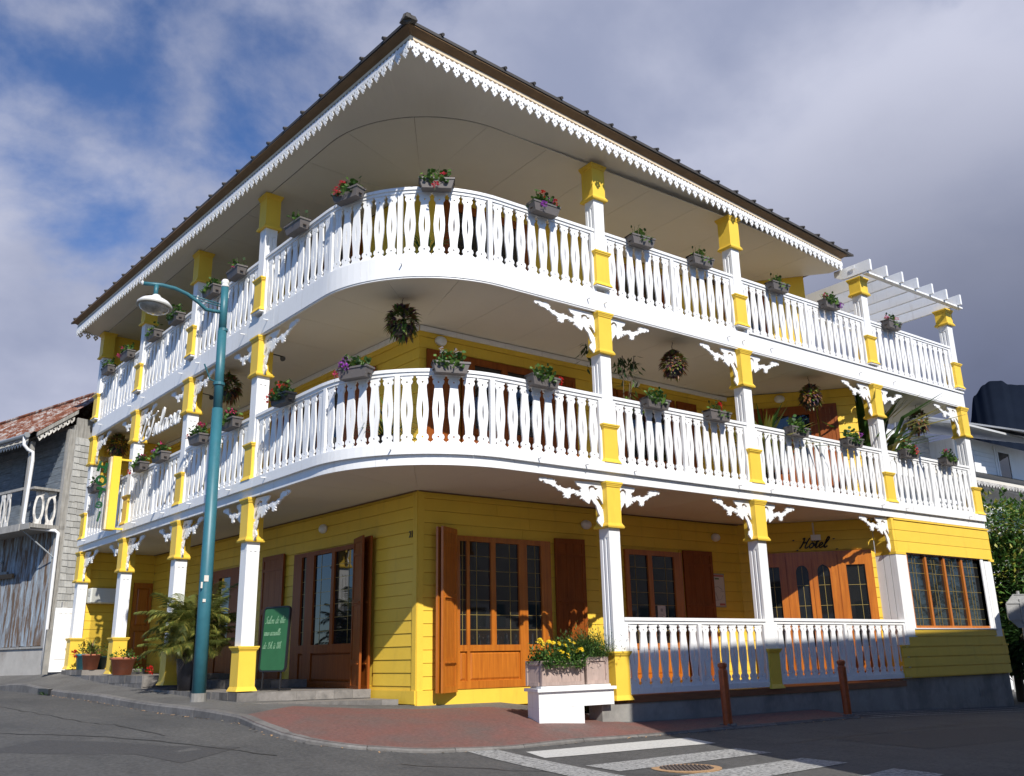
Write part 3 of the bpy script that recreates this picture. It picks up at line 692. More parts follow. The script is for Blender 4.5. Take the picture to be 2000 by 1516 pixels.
b.add([V[2*km+1], crn, V[2*km+3], V[2*km-1]], [(0, 1, 2), (3, 1, 0)]); b.build('soffit', ceil, hotel, None, None, False)
soff = [E0, ER, Vector((12.0, 8.5, 0)), lp(8, 14.5), EL]
b = MB(); b.prism([(p.x, p.y) for p in soff], 9.62, 9.66); b.build('roof_deck', tan, hotel)
def eave_run(p0, p1, flip=False):
    M, L = wall_frame(p0, p1); M = Matrix.Translation((0, 0, UPZ)) @ M
    b = MB(); b.box(0, L, .0, .03, 9.44, 9.575, 0, M); e = b.build('eave_board', cream, hotel)
    b = MB(); b.box(0, L, -.018, -.002, 9.415, 9.455, 0, M); n = int(L/.095)
    for k in range(n): b.add([((k+.5)*L/n-.035, -.016, 9.455), ((k+.5)*L/n+.035, -.016, 9.455), ((k+.5)*L/n, -.016, 9.485), ((k+.5)*L/n-.035, -.004, 9.455), ((k+.5)*L/n+.035, -.004, 9.455), ((k+.5)*L/n, -.004, 9.485)], [(0,1,2),(5,4,3),(0,3,4,1),(1,4,5,2),(2,5,3,0)], 0, M)
    lace = b.build('eave_fretwork', white, hotel)
    n = round(L/.19)
    for k in range(n): obj('pendant', PEND, lace, M @ Matrix.Translation(((k+.5)*L/n, -.010, 9.415)))
    b = MB(); b.add([(-.02, .0, 9.565), (L+.02, .0, 9.565), (L+.11, -.11, 9.642), (-.11, -.11, 9.642), (0, .1, 9.60), (L, .1, 9.60), (L+.11, -.105, 9.665), (-.11, -.105, 9.665)], [(0,1,2,3),(7,6,5,4),(0,4,5,1),(3,2,6,7),(0,3,7,4),(1,5,6,2)], 0, M)
    b.build('eave_lining', tan, hotel)
    return M, L
def circ(cx, cz, r, n=8): return [(cx+r*math.cos(2*math.pi*k/n+.2), cz+r*math.sin(2*math.pi*k/n+.2)) for k in range(n)]
pend = MB()
pend.shape([[(-.095, 0), (.095, 0), (.095, -.045), (.083, -.075), (.072, -.045), (.058, -.030), (.045, -.045), (.040, -.075), (.058, -.085), (.066, -.11), (.052, -.135), (.030, -.137), (.032, -.16), (.018, -.178), (.010, -.172), (0, -.20), (-.010, -.172), (-.018, -.178), (-.032, -.16), (-.030, -.137), (-.052, -.135), (-.066, -.11), (-.058, -.085), (-.040, -.075), (-.045, -.045), (-.058, -.030), (-.072, -.045), (-.083, -.075), (-.095, -.045)], circ(0, -.112, .017), circ(0, -.04, .016, 6)], -.009, .009)
PEND = pend.mesh('pendant', white)
MRv, LRv = eave_run(E0, ER); MLv, LLv = eave_run(EL, E0)
Eret = lp(1.2, 14.55); eave_run(Eret, EL)
def outp(p, d): return p+d
# roof planes: a hip over the corner
rz = 9.665+UPZ
oR = Vector((.09, -.14, 0)) ; c0 = E0+Vector((-.115, -.135, 0)); cR = ER+Vector((.35, -.115, 0)); cL = EL+Vector((-.115, .35, 0))
ridge_c = E0+Vector((5.2, 5.8, 0)); ridge_r = Vector((12.3, 7.0, 0)); ridge_l = lp(5.0, 14.8); hz = 2.0
for tri in ([c0, cR, ridge_r, ridge_c], [cL, c0, ridge_c, ridge_l]):
    zz = [rz, rz, rz+hz, rz+hz]
    b = MB(); vs = [(p.x, p.y, z) for p, z in zip(tri, zz)]; vs += [(p.x, p.y, z+.05) for p, z in zip(tri, zz)]
    b.add(vs, [(0,3,2,1),(4,5,6,7),(0,1,5,4),(1,2,6,5),(2,3,7,6),(3,0,4,7)]); rf = b.build('roof', roofm, hotel)
    # standing ribs running up the slope
    p, e = tri[0], tri[1]; ed = (e-p).normalized(); L = (e-p).length; up = Vector((-ed.y, ed.x, 0))
    slope = hz/abs((ridge_c-p).dot(up)); n = int(L/.62)
    for k in range(1, n+1):
        s = L*k/(n+.5) if tri[0] is c0 else L-L*k/(n+.5)
        st = p+ed*s; ln = min(5.4, max(.4, (s if tri[0] is c0 else L-s)*.95))
        m = MB(); m.tube([st-up*.03+UP*(rz+.06), st+up*ln+UP*(rz+.06+slope*ln)], .028, 6); m.build('roof_rib', roofm, rf)
b = MB(); b.tube([c0+Vector((-.03, -.03, rz+.03)), ridge_c+UP*(rz+hz+.05)], .075, 8); b.frustum(.20, .20, .15, .15, -.03, .05, 0, Matrix.Translation(c0+Vector((.02, .02, rz+.03)))); b.build('hip_cap', roofm, hotel)
# --- pergola over the right hand terrace
per_ = bx('pergola', 12.0, 16.1, -.28, -.16, 9.17, 9.209, white, hotel); bx('cross_beam', 12.0, 16.1, 2.2, 2.32, 9.17, 9.209, white, per_)
def pbeam(x, y1):
    m = MB(); y0 = -.38
    m.shape([[(y0, 9.21), (y1-.35, 9.21), (y1-.16, 9.235), (y1, 9.33), (y1, 9.47), (y0, 9.47)]], -.032, .032, 0, Matrix.Translation((x, 0, 0)) @ Matrix.Rotation(R(90), 4, 'Z'))
    m.build('beam', white, per_)
for i in range(7): pbeam(12.02+.642*i, .55 if i == 0 else 2.5)
bx('gutter_clip', 12.0-.045, 12.0-.036, -.02, .10, 9.36, 9.44, white, hotel)
# flush side frame of pergola further back
for x in (14.0, 15.8): bx('pergola_post', x, x+.12, 2.2, 2.32, 6.98, 9.17, white, hotel)

# --- glazed doors, windows, shutters. Local frame: x along, -y outward, z up
def arch(x0, x1, z0, z1, rise):
    n = 8; c = (x0+x1)/2; h = (x1-x0)/2
    return [(x0, z0), (x1, z0)] + [(c+h*math.cos(math.pi*k/n), z1-rise+rise*math.sin(math.pi*k/n)) for k in range(n+1)]
def rect(x0, x1, z0, z1): return [(x0, z0), (x1, z0), (x1, z1), (x0, z1)]
def glazed(name, M, x0, x1, z0, z1, panes, panels, mat, y0=-.045, y1=.02, label=None, bars=True, hb=None):
    b = MB(); holes = []
    for p in panes: holes.append(arch(*p[:4], p[4]) if len(p) > 4 else rect(*p))
    for p in panels: holes.append(rect(*p))
    b.shape([rect(x0, x1, z0, z1)]+holes, y0, y1)
    d = b.build(name, mat, hotel, M)
    for p in panes:
        m = MB(); m.shape([arch(p[0]-.004, p[1]+.004, p[2], p[3], p[4]) if len(p) > 4 else rect(p[0]-.004, p[1]+.004, p[2]-.004, p[3]+.004)], -.012, -.004); m.build('pane', glass, d, M)
        if bars:
            m = MB(); w = p[1]-p[0]; h = p[3]-p[2]; tk = .0034
            for f in ((.36,) if w > .3 else (.5,)):
                xx = p[0]+w*f if (p[0]+p[1])/2 < (x0+x1)/2 else p[1]-w*f
                m.box(xx-tk, xx+tk, -.0175, -.0125, p[2], p[3]-(p[4]*.15 if len(p) > 4 else 0))
            for k in range(1, hb or 7): zz = p[2]+h*k/(hb or 7); m.box(p[0], p[1], -.0175, -.0125, zz-tk, zz+tk) if not (len(p) > 4 and zz > p[3]-p[4]) else None
            m.build('lead_strip', gold, d, M)
    for p in panels:
        m = MB(); a, c, e, f = p
        m.box(a-.004, c+.004, -.014, .012, e-.004, f+.004); i = .045
        m.add([(a+.01, -.0142, e+.01), (c-.01, -.0142, e+.01), (c-.01, -.0142, f-.01), (a+.01, -.0142, f-.01), (a+i, -.034, e+i), (c-i, -.034, e+i), (c-i, -.034, f-i), (a+i, -.034, f-i)], [(4,5,6,7),(0,1,5,4),(1,2,6,5),(2,3,7,6),(3,0,4,7)])
        m.build('panel', mat, d, M)
    return d
def shutter(M, w, h, mat=None, hinge=(0, 0, 0), ang=0):
    """leaf hinged at local origin, spreading along +x"""
    mat = mat or redwood
    T = M @ Matrix.Translation(hinge) @ Matrix.Rotation(ang, 4, 'Z')
    b = MB(); rails = [0, .10, h*.14+.02, h*.17+.02, h*.55, h*.60, h*.90, h]
    b.shape([rect(0, w, 0, h), rect(.07, w-.07, .10, h*.16), rect(.07, w-.07, h*.20, h*.55), rect(.07, w-.07, h*.59, h*.88), rect(.07, w-.07, h*.90, h*.965)], -.04, 0)
    s = b.build('shutter', mat, hotel, T)
    for e, f in ((.10, h*.16), (h*.20, h*.55), (h*.59, h*.88), (h*.90, h*.965)):
        m = MB(); n = 3; g = (w-.14)/n
        for k in range(n): m.box(.07+g*k+.002, .07+g*(k+1)-.002, -.028, -.006, e-.003, f+.003)
        m.build('panel', mat, s, T)
    for zl in (h*.565, h*.175): m = MB(); m.box(.06, w-.06, -.062, -.04, zl-.01, zl+.01); m.build('ledge', mat, s, T)
    return s
MA, MBm, MD, MLw, ME = WALLS['AG'], WALLS['BG'], WALLS['DG'], WALLS['LG'], WALLS['EG']
# right wall, first opening (x = WC.x + local)
glazed('glazed_door', MA, .66, 2.76, .50, 2.99, [(.80, .94, 1.19, 2.90), (1.0, 1.44, 1.19, 2.90), (1.54, 2.04, 1.19, 2.90), (2.22, 2.54, 1.19, 2.90)], [(.80, .94, .62, 1.09), (1.0, 2.04, .62, 1.09), (2.22, 2.54, .62, 1.09)], orange, -.05)
shutter(MA @ Matrix.Diagonal((-1, 1, 1, 1)), .50, 2.62, mat=orange, hinge=(-.70, -.06, .46), ang=R(-30))
shutter(MA @ Matrix.Diagonal((-1, 1, 1, 1)), .50, 2.62, mat=orange, hinge=(-.70, -.015, .46), ang=R(-22))
shutter(MA, .66, 2.60, hinge=(2.86, -.03, .46), ang=R(-6))
# right wall, second opening behind the terrace
glazed('glazed_door', MBm, .82, 2.42, .48, 3.0, [(.93, 1.44, 1.19, 2.90), (1.56, 2.18, 1.19, 2.90)], [(.93, 1.44, .60, 1.09), (1.56, 2.18, .60, 1.09)], orange, -.05)
shutter(MBm, .46, 2.6, hinge=(.06, -.05, .45), ang=R(-4))
shutter(MBm, .80, 2.6, hinge=(2.46, -.03, .45), ang=R(-5))
# entrance door on the angled wall
glazed('entrance_door', MD, .46, 2.74, .42, 3.04, [(.56, .82, 1.06, 2.74), (1.16, 1.42, 1.06, 2.76, .16), (1.60, 1.86, 1.06, 2.76, .16), (2.20, 2.58, 1.06, 2.74)], [(.56, .82, .52, .96), (1.16, 1.42, .52, .96), (1.60, 1.86, .52, .96), (2.20, 2.58, .52, .96)], orange, -.055, hb=4)
b = MB(); b.box(1.495, 1.505, -.062, -.055, .44, 2.9, 0, MD); b.box(.96, .97, -.060, -.055, .44, 2.96, 0, MD); b.box(2.03, 2.04, -.060, -.055, .44, 2.96, 0, MD); b.build('door_joint', redwood, hotel)
# left wall, window door with shutters
a0, a1 = sL(6.12), sL(3.40)
def LW(y): return sL(y)
glazed('glazed_door', MLw, LW(6.30), LW(3.84), .50, 3.0, [(LW(5.98), LW(5.80), 1.27, 2.92), (LW(5.50), LW(4.84), 1.27, 2.92), (LW(4.74), LW(4.0), 1.27, 2.92)], [(LW(5.98), LW(5.80), .62, 1.12), (LW(5.50), LW(4.0), .62, 1.12)], redwood, -.05)
shutter(MLw, .92, 2.6, hinge=(LW(7.62), -.04, .47), ang=0)
shutter(MLw, .60, 2.60, hinge=(LW(4.00), -.055, .47), ang=R(-17))
shutter(MLw, .60, 2.60, hinge=(LW(3.97), -.010, .47), ang=R(-8))
# dark door behind the palm and the door on the end wall
glazed('double_door', MLw, LW(10.9), LW(8.3), .62, 2.98, [(LW(10.7), LW(10.1), 1.5, 2.8), (LW(9.8), LW(9.2), 1.5, 2.8)], [(LW(10.7), LW(10.1), .75, 1.35), (LW(9.8), LW(9.2), .75, 1.35)], redwood, -.05, bars=False)
glazed('side_door', ME, 1.36, 1.82, .80, 2.98, [], [(1.44, 1.76, .95, 1.8), (1.44, 1.76, 1.92, 2.86)], orange, -.05)
# upper floor doors
for key, x0, x1, zt in (('A2', .12, 3.5, 6.22), ('B2', .2, 3.2, 6.3), ('D2', .4, 2.4, 6.3), ('L2', sL(7.6), sL(3.5), 6.22)):
    w = (x1-x0)
    pan = [(x0+w*.30, x0+w*.48, 4.9, 6.1), (x0+w*.52, x0+w*.70, 4.9, 6.1)]
    glazed('balcony_door', WALLS[key], x0+w*.22, x1-w*.22, 4.0, zt, pan, [(x0+w*.30, x0+w*.48, 4.1, 4.8), (x0+w*.52, x0+w*.70, 4.1, 4.8)], redwood, -.05, bars=False)
    shutter(WALLS[key], w*.20, zt-4.02, hinge=(x0, -.035, 4.02)); shutter(WALLS[key], w*.20, zt-4.02, hinge=(x1-w*.20, -.035, 4.02))
for key, x0, x1 in (('D3', .15, 1.15), ('B3', .9, 2.6), ('A3', .5, 2.6), ('L3', sL(7.0), sL(4.2))):
    w = x1-x0
    glazed('balcony_door', WALLS[key], x0, x1, 7.0, 9.25, [(x0+w*.12, x0+w*.46, 7.9, 9.1), (x0+w*.54, x0+w*.88, 7.9, 9.1)], [(x0+w*.12, x0+w*.46, 7.1, 7.8), (x0+w*.54, x0+w*.88, 7.1, 7.8)], redwood, -.05, bars=False)
# wall lamps
wl = MB(); wl.lathe([(.115, 0), (.12, .03), (.10, .07), (.05, .095), (.005, .10)], 16)
wlm = wl.mesh('wall_lamp', lampwhite, True)
def wlamp(M, x, z): obj('wall_lamp', wlm, hotel, M @ Matrix.Translation((x, -.008, z)) @ Matrix.Rotation(R(90), 4, 'X') @ Matrix.Diagonal((1, .75, 1, 1)))
wlamp(MA, 3.66, 3.36); wlamp(MBm, 3.53, 3.38); wlamp(MLw, sL(5.23), 3.40); wlamp(WALLS['A2'], .42, 6.42); wlamp(WALLS['B2'], 1.40, 6.52); wlamp(WALLS['D2'], 1.2, 6.5)
bx('emergency_light', 1.55, 1.75, -.06, -.007, 3.28, 3.40, lampwhite, hotel, MD); bx('cable_cover', 1.60, 1.635, -.02, -.007, 3.40, 3.67, ceil, hotel, MD)

# --- bay with the big window between the last two posts
BX = 12.05
b = MB(); b.box(BX, 16.02, .0, .25, 2.96, 3.66); b.box(BX, 12.40, .0, .45, 1.3, 2.96); b.box(BX, 12.3, .25, .45, 2.96, 3.66); bay = b.build('bay_wall', yellow, hotel)
bx('bay_base', 11.80, 16.06, .0, .25, .42, 1.05, yellow, hotel); bx('bay_base', BX+.02, 16.04, .0, .25, 1.05, 1.39, yellow, hotel); bx('bay_side', 15.98, 16.02, .25, 2.6, .42, 3.66, yellow, hotel)
def bplank(x0, x1, z0, z1, o=.012):
    m = MB(); m.add([(x0, -o-.006, z0), (x1, -o-.006, z0), (x1, .004, z0), (x0, .004, z0), (x0, -o, z1), (x1, -o, z1), (x1, .004, z1), (x0, .004, z1)], [(0,3,2,1),(4,5,6,7),(0,1,5,4),(1,2,6,5),(2,3,7,6),(3,0,4,7)])
    m.build('plank', yellow, bay)
for z0, z1 in ((3.42, 3.645), (3.185, 3.412), (2.95, 3.178)):
    bplank(BX+.075, 16.03, z0, z1); bplank(BX-.012, BX+.07, z0, z1, .012)
    m = MB(); m.box(BX-.014, BX-.002, -.005, .44, z0, z1); m.build('plank', yellow, bay)
for z0, z1, x0 in ((1.24, 1.36, 12.35), (1.04, 1.223, 12.10), (.84, 1.022, 11.80), (.64, .822, 11.79), (.44, .622, 11.78)): bplank(x0, 15.66 if z0 > 1.2 else (16.06 if z0 < 1.03 else 16.0), z0, z1, .026)
for x0, x1, y1, z0, z1 in ((BX-.03, 12.40, .46, 2.90, 2.955), (15.90, 16.06, .02, 2.90, 2.955), (BX+.07, 16.04, -.019, 3.63, 3.665), (11.78, 12.44, .02, 1.03, 1.065), (15.82, 16.10, .02, 1.03, 1.065)):
    bx('bay_moulding', x0, x1, -.035, y1, z0, z1, yellow, hotel)
# white piers, grooved on the side facing the corner
def pier(x0, x1, z0=1.067, z1=2.90):
    m = MB(); m.box(x0, x1, -.022, .02, z0, z1); m.build('pier', white, hotel)
pier(BX-.012, 12.42); pier(15.62, 15.93)
for y0, y1 in ((-.022, .12), (.135, .27), (.285, .45)):
    bx('pier_board', BX-.022 if y0 > 0 else BX-.0225, BX-.013, y0, y1, 1.067, 2.90, white, hotel)
bx('pier_board', BX-.0155, BX-.0125, .12, .285, 1.067, 2.90, postgrey, hotel)
Ib = Matrix.Identity(4)
b = MB(); b.shape([rect(12.42, 15.62, 1.39, 3.0), rect(12.52, 15.50, 1.45, 2.93)], .02, .20); wf = b.build('bay_window', orange, hotel)
for i in range(3):
    xx = 12.52+2.98*(i+1)/4; m = MB(); m.box(xx-.035, xx+.035, .05, .12, 1.45, 2.93); m.build('mullion', orange, wf)
for i in range(4):
    xa = 12.52+2.98*i/4+.036*(i > 0); xb = 12.52+2.98*(i+1)/4-.036*(i < 3)
    m = MB(); m.box(xa, xb, .10, .108, 1.45, 2.93); m.build('pane', glass, wf)
    m = MB()
    for f in (.38, .55): m.box(xa+(xb-xa)*f-.003, xa+(xb-xa)*f+.003, .093, .0985, 1.45, 2.93)
    for f in (.1, .25, .5, .74, .88): m.box(xa, xb, .093, .0985, 1.45+1.48*f-.003, 1.45+1.48*f+.003)
    m.build('lead_strip', gold, wf)
bx('sill', 12.36, 15.75, -.05, .06, 1.375, 1.40, metalwhite, hotel); bx('window_reveal', 15.50, 15.62, .0, .1, 1.40, 2.96, white, hotel)

# --- plinth, terrace floors, steps
bx('plinth', 3.72, 11.77, .0, .3, -.6, .275, concrete, hotel); bx('plinth', 11.77, 16.04, .03, .3, -.9, .418, concrete, hotel)
b = MB(); b.box(4.35, 11.80, -.02, 2.6, .276, .385); b.build('terrace_floor', pmat('brown_deck', (.22, .085, .035), .5, 0, (3, .1), grain=((3, 30, 30), (.10, .035, .015), .6)), hotel)
b = MB(); b.shape([rect(14.62, 14.86, -.02, .16)], .02, .032); 
for k in range(4): b.box(14.64, 14.84, .012, .022, .0+k*.04, .018+k*.04)
b.build('vent_grille', concrete, hotel)
def lprism(name, pts, z0, z1, mat, parent=hotel): b = MB(); b.prism([tuple(lp(x, y).xy) for x, y in pts], z0, z1); return b.build(name, mat, parent)
st1 = lprism('terrace_step', [(-.10, 4.05), (1.92, 3.35), (1.95, 8.4), (-.10, 8.4)], .1, .515, screed)
st2 = lprism('terrace_step', [(-.10, 8.41), (1.95, 8.41), (1.95, 13.95), (-.10, 13.95)], .1, .765, screed)
st4 = lprism('terrace_step', [(-.10, 12.4), (1.3, 12.4), (1.3, 14.0), (-.10, 14.0)], .766, .88, screed)
st3 = lprism('terrace_step', [(.85, 5.6), (1.93, 5.6), (1.93, 8.38), (.85, 8.38)], .516, .66, screed)
st5 = lprism('terrace_step', [(-.10, 3.95), (-.02, 3.35), (1.86, 2.42), (1.92, 3.30), (-.04, 4.03)], .1, .375, screed)
def tile_run(root, p, q, z0, z1, size, out=.014):
    d = q-p; L = d.length; d.normalize(); n = Vector((d.y, -d.x, 0)); k = max(1, round(L/size))
    for i in range(k):
        a = p+d*(L*i/k+.003); e = p+d*(L*(i+1)/k-.003); t = out+rnd.uniform(-.003, .005)
        m = MB(); m.prism([tuple((a-n*.01).xy), tuple((e-n*.01).xy), tuple((e+n*t).xy), tuple((a+n*t).xy)], z0+.004, z1+rnd.uniform(-.004, .004)); m.build('stone_tile', stone, root)
tile_run(st1, lp(-.10, 8.4), lp(-.10, 4.05), .40, .52, .33); tile_run(st1, lp(-.10, 8.4), lp(-.10, 4.05), .26, .398, .36)
tile_run(st1, lp(-.10, 4.05), lp(1.92, 3.35), .38, .52, .30)
tile_run(st2, lp(-.10, 12.4), lp(-.10, 8.41), .62, .77, .33); tile_run(st2, lp(-.10, 13.95), lp(-.10, 8.41), .46, .618, .4); tile_run(st2, lp(-.10, 8.41), lp(1.9, 8.41), .56, .77, .33)
tile_run(st4, lp(-.10, 14.0), lp(-.10, 12.4), .77, .885, .4)
tile_run(st3, lp(.85, 8.38), lp(.85, 5.6), .52, .665, .33); tile_run(st3, lp(.85, 5.6), lp(1.93, 5.6), .52, .665, .33)
tile_run(st5, lp(-.02, 3.35), lp(1.86, 2.42), .22, .38, .27)

# --- white boarded base of the planters beside the first right post
b = MB(); b.prism([(2.44, -.12), (3.27, -.12), (3.27, .38), (2.62, .38)], -.05, .285); b.prism([(2.44, -.12), (3.86, -.12), (3.86, .38), (2.62, .38)], .287, .50); b.prism([(2.395, -.16), (3.885, -.16), (3.885, .42), (2.585, .42)], .502, .545); b.prism([(2.50, -.10), (3.82, -.10), (3.82, .36), (2.66, .36)], .547, .575); b.build('planter_base', white, hotel)

# ------------------------------------------------------------------ signs and fittings on the hotel
LET = {'L': (1.05, [[(.35,1.6),(.62,1.95),(.85,1.75),(.62,1.1),(.42,.45),(.2,.05),(.02,.12),(.2,.3),(.55,.05),(.95,.05),(1.15,.3)]]),
 'e': (.62, [[(0,.3),(.35,.55),(.45,.85),(.28,1.0),(.1,.7),(.1,.25),(.3,0),(.62,.3)]]),
 'T': (1.0, [[(0,1.2),(.08,1.65),(.5,1.85),(1.0,1.8),(1.35,2.05)], [(.85,1.82),(.72,1.1),(.5,.35),(.25,0),(.02,.12)]]),
 's': (.55, [[(0,.3),(.32,1.0),(.42,.45),(.25,.02),(.02,.12)], [(.25,.02),(.55,.3)]]),
 'i': (.45, [[(0,.3),(.2,1.0),(.15,.2),(.25,0),(.45,.3)], [(.27,1.35),(.30,1.42)]]),
 'l': (.5, [[(0,.3),(.42,1.4),(.48,1.9),(.3,1.95),(.16,1.2),(.14,.2),(.26,0),(.5,.3)]]),
 'a': (.75, [[(.52,.85),(.3,1.0),(.06,.55),(.1,.08),(.3,.05),(.52,.6),(.58,1.0)], [(.58,1.0),(.5,.25),(.6,0),(.75,.3)]]),
 'o': (.68, [[(.35,1.0),(.08,.65),(.1,.12),(.3,0),(.52,.35),(.5,.85),(.35,1.0),(.4,.8),(.68,.75)]]),
 'n': (.75, [[(0,.75),(.12,1.0),(.1,0)], [(.1,.5),(.35,1.0),(.5,.8),(.48,.2),(.58,0),(.75,.3)]]),
 'd': (.75, [[(.52,.85),(.3,1.0),(.06,.55),(.1,.08),(.3,.05),(.5,.5)], [(.62,1.9),(.5,.3),(.6,0),(.75,.3)]]),
 't': (.5, [[(0,.3),(.28,1.6),(.18,.25),(.28,0),(.5,.3)], [(.02,1.15),(.45,1.2)]]),
 'h': (.75, [[(0,.3),(.4,1.6),(.35,1.95),(.22,1.7),(.12,0)], [(.12,.5),(.35,1.0),(.5,.75),(.48,.2),(.58,0),(.75,.3)]]),
 'H': (1.15, [[(.1,1.7),(.35,1.9),(.28,1.0),(.1,.1),(-.05,.1)], [(.95,1.9),(.75,1.0),(.68,.2),(.85,0),(1.1,.3)], [(.2,1.0),(.8,1.05)]]),
 'S': (.85, [[(.8,1.6),(.6,1.9),(.32,1.7),(.35,1.3),(.6,.8),(.55,.2),(.25,0),(.0,.25)]]),
 'v': (.6, [[(0,.8),(.1,1.0),(.2,.2),(.3,0),(.5,.8),(.48,1.0),(.62,.85)]]),
 'u': (.75, [[(0,.6),(.1,1.0),(.1,.25),(.22,0),(.45,.4),(.52,1.0)], [(.52,1.0),(.48,.2),(.58,0),(.75,.3)]]),
 'c': (.6, [[(.48,.8),(.32,1.0),(.1,.6),(.1,.2),(.28,0),(.6,.3)]]),
 '1': (.5, [[(.05,1.3),(.3,1.8),(.25,0)]]), '5': (.65, [[(.55,1.8),(.2,1.8),(.12,1.05),(.4,1.1),(.5,.6),(.3,.05),(.02,.15)]]),
 '8': (.65, [[(.5,1.55),(.3,1.8),(.12,1.5),(.45,.7),(.4,.1),(.15,.05),(.1,.5),(.45,1.2),(.5,1.55)]]), ' ': (.5, [])}
LET['ô'] = (LET['o'][0], LET['o'][1]+[[(.18,1.25),(.36,1.5),(.52,1.25)]]); LET['é'] = (LET['e'][0], LET['e'][1]+[[(.25,1.25),(.45,1.55)]]); LET['à'] = (LET['a'][0], LET['a'][1]+[[(.22,1.55),(.4,1.25)]])
def smooth_path(p, n=5):
    if len(p) < 3: return p
    out = []
    for i in range(len(p)-1):
        p0, p1, p2, p3 = p[max(i-1, 0)], p[i], p[i+1], p[min(i+2, len(p)-1)]
        for k in range(n):
            t = k/n; out.append(tuple(.5*((2*p1[j])+(-p0[j]+p2[j])*t+(2*p0[j]-5*p1[j]+4*p2[j]-p3[j])*t*t+(-p0[j]+3*p1[j]-3*p2[j]+p3[j])*t**3) for j in (0, 1)))
    return out+[p[-1]]
def script(b, text, sx, sz, shear, rad, x=0, z=0, flat=.6, y=0):
    for ch in text:
        w, st = LET[ch]
        for s in st:
            pts = [(x+(px+shear*pz)*sx, z+pz*sz) for px, pz in smooth_path(s)]
            b.tube([(px, y, pz) for px, pz in pts], rad, 5)
        x += w*sx
    return x
# white script name between two left posts
b = MB(); script(b, 'Le', .40, .26, .12, .022, 0, .0); script(b, 'Tsilaosa', .375, .26, .12, .022, .50, .0)
tag(b.build('name_sign', white, None, FM(qy(10.42), -.02, 5.78)), 'white cut-out script letters spelling Le Tsilaosa between two first-floor posts', 'sign')
# entrance lettering
b = MB(); script(b, 'Hôtel', .165, .112, .25, .0145, 1.29, 3.125, y=-.022)
for x, z in ((1.18, 3.30), (1.24, 3.08), (2.02, 3.30), (2.06, 3.08)):
    b.shape([[(x-.03, z), (x-.005, z-.014), (x+.03, z+.004), (x+.004, z+.018)]], -.022, -.012)
tag(b.build('entrance_sign', inkblack, None, MD), 'black script word Hôtel with four small corner marks above the entrance door', 'sign')
def text_mesh(body, size, ext, off=0):
    c = bpy.data.curves.new('txt', 'FONT'); c.body = body; c.size = size; c.extrude = ext; c.offset = off; c.resolution_u = 3; c.align_x = 'CENTER'
    o = bpy.data.objects.new('txt', c); COL.objects.link(o); bpy.context.view_layer.update()
    me = bpy.data.meshes.new_from_object(o.evaluated_get(bpy.context.evaluated_depsgraph_get())); COL.objects.unlink(o); bpy.data.objects.remove(o); return me
RX = Matrix.Rotation(R(90), 4, 'X')
me = text_mesh('21', .155, .006); me.materials.clear(); me.materials.append(inkblack)
tag(obj('house_number', me, None, MLw @ Matrix.Translation((LWL-.155, -.020, 2.93)) @ RX @ Matrix.Diagonal((.85, 1, 1, 1))), 'black house number 21 on the yellow wall near the corner', 'house number')
# vertical hotel sign
vs = thing('hotel_sign', 'tall yellow box sign with clear panel of green HOTEL letters seen from behind', 'sign', lp(-.33, 10.75, 3.84))
b = MB(); b.box(-.43, -.25, 10.62, 10.88, 3.84, 5.48, 0, ML); b.build('sign_box', signyellow, vs)
b = MB(); b.box(-.47, -.431, 10.66, 10.84, 3.84, 5.47, 0, ML); b.build('trim', cream, vs)
b = MB(); b.box(-.25, .02, 10.72, 10.78, 5.42, 5.46, 0, ML); b.box(-.25, .02, 10.72, 10.78, 3.86, 3.90, 0, ML); b.build('arm', signyellow, vs)
b = MB(); b.box(-.80, -.47, 10.745, 10.752, 3.86, 5.46, 0, ML); b.build('clear_panel', clear, vs)
for ch, zz, dx in (('H', 5.13, 0), ('O', 4.83, .0), ('T', 4.55, .01), ('e', 4.31, .02), ('l', 4.02, .03)):
    me = text_mesh(ch, .30 if ch in 'HOT' else .32, .010, .016 if ch in 'HT' else (.012 if ch == 'O' else .007)); me.materials.clear(); me.materials.append(signgreen)
    # readable from up the street: facing +LY
    Mx = ML @ Matrix.Translation((-.62+dx, 10.765, zz)) @ Matrix.Rotation(R(180), 4, 'Z') @ RX @ Matrix.Rotation(R(10), 4, 'Z')
    lo = obj('letter', me, vs, Mx)
# framed plan on the yellow wall
ps = thing('wall_poster', 'framed pale plan sheet with red header on the yellow wall by the shutter', 'poster', tuple(MBm @ Vector((3.45, -.02, 1.92))))
bx('frame', 3.22, 3.70, -.028, -.007, 1.91, 2.61, postgrey, ps, MBm)
bx('sheet', 3.24, 3.68, -.031, -.0285, 1.93, 2.59, poster, ps, MBm)
b = MB(); b.box(3.25, 3.67, -.0335, -.0315, 2.545, 2.58, 0, MBm); b.box(3.50, 3.67, -.0335, -.0315, 1.945, 1.99, 0, MBm); b.build('header', postred, ps)
b = MB(); b.box(3.40, 3.53, -.0335, -.0315, 2.485, 2.515, 0, MBm); b.build('emblem', postgreen, ps)
b = MB()
for x0, z0, x1, z1 in ((3.30, 2.30, 3.48, 2.34), (3.48, 2.34, 3.60, 2.28), (3.28, 2.22, 3.40, 2.20), (3.40, 2.20, 3.46, 2.05), (3.55, 2.25, 3.66, 2.24), (3.32, 2.04, 3.55, 2.07), (3.55, 2.07, 3.62, 2.16), (3.28, 1.98, 3.38, 2.03)):
    b.tube([(x0, -.0325, z0), (x1, -.0325, z1)], .004, 4, 0, MBm)
b.build('plan_lines', postgrey, ps)
nt_ = thing('door_notice', 'small white notice taped inside the second glazed door', 'notice', tuple(MBm @ Vector((1.76, -.02, 1.55))))
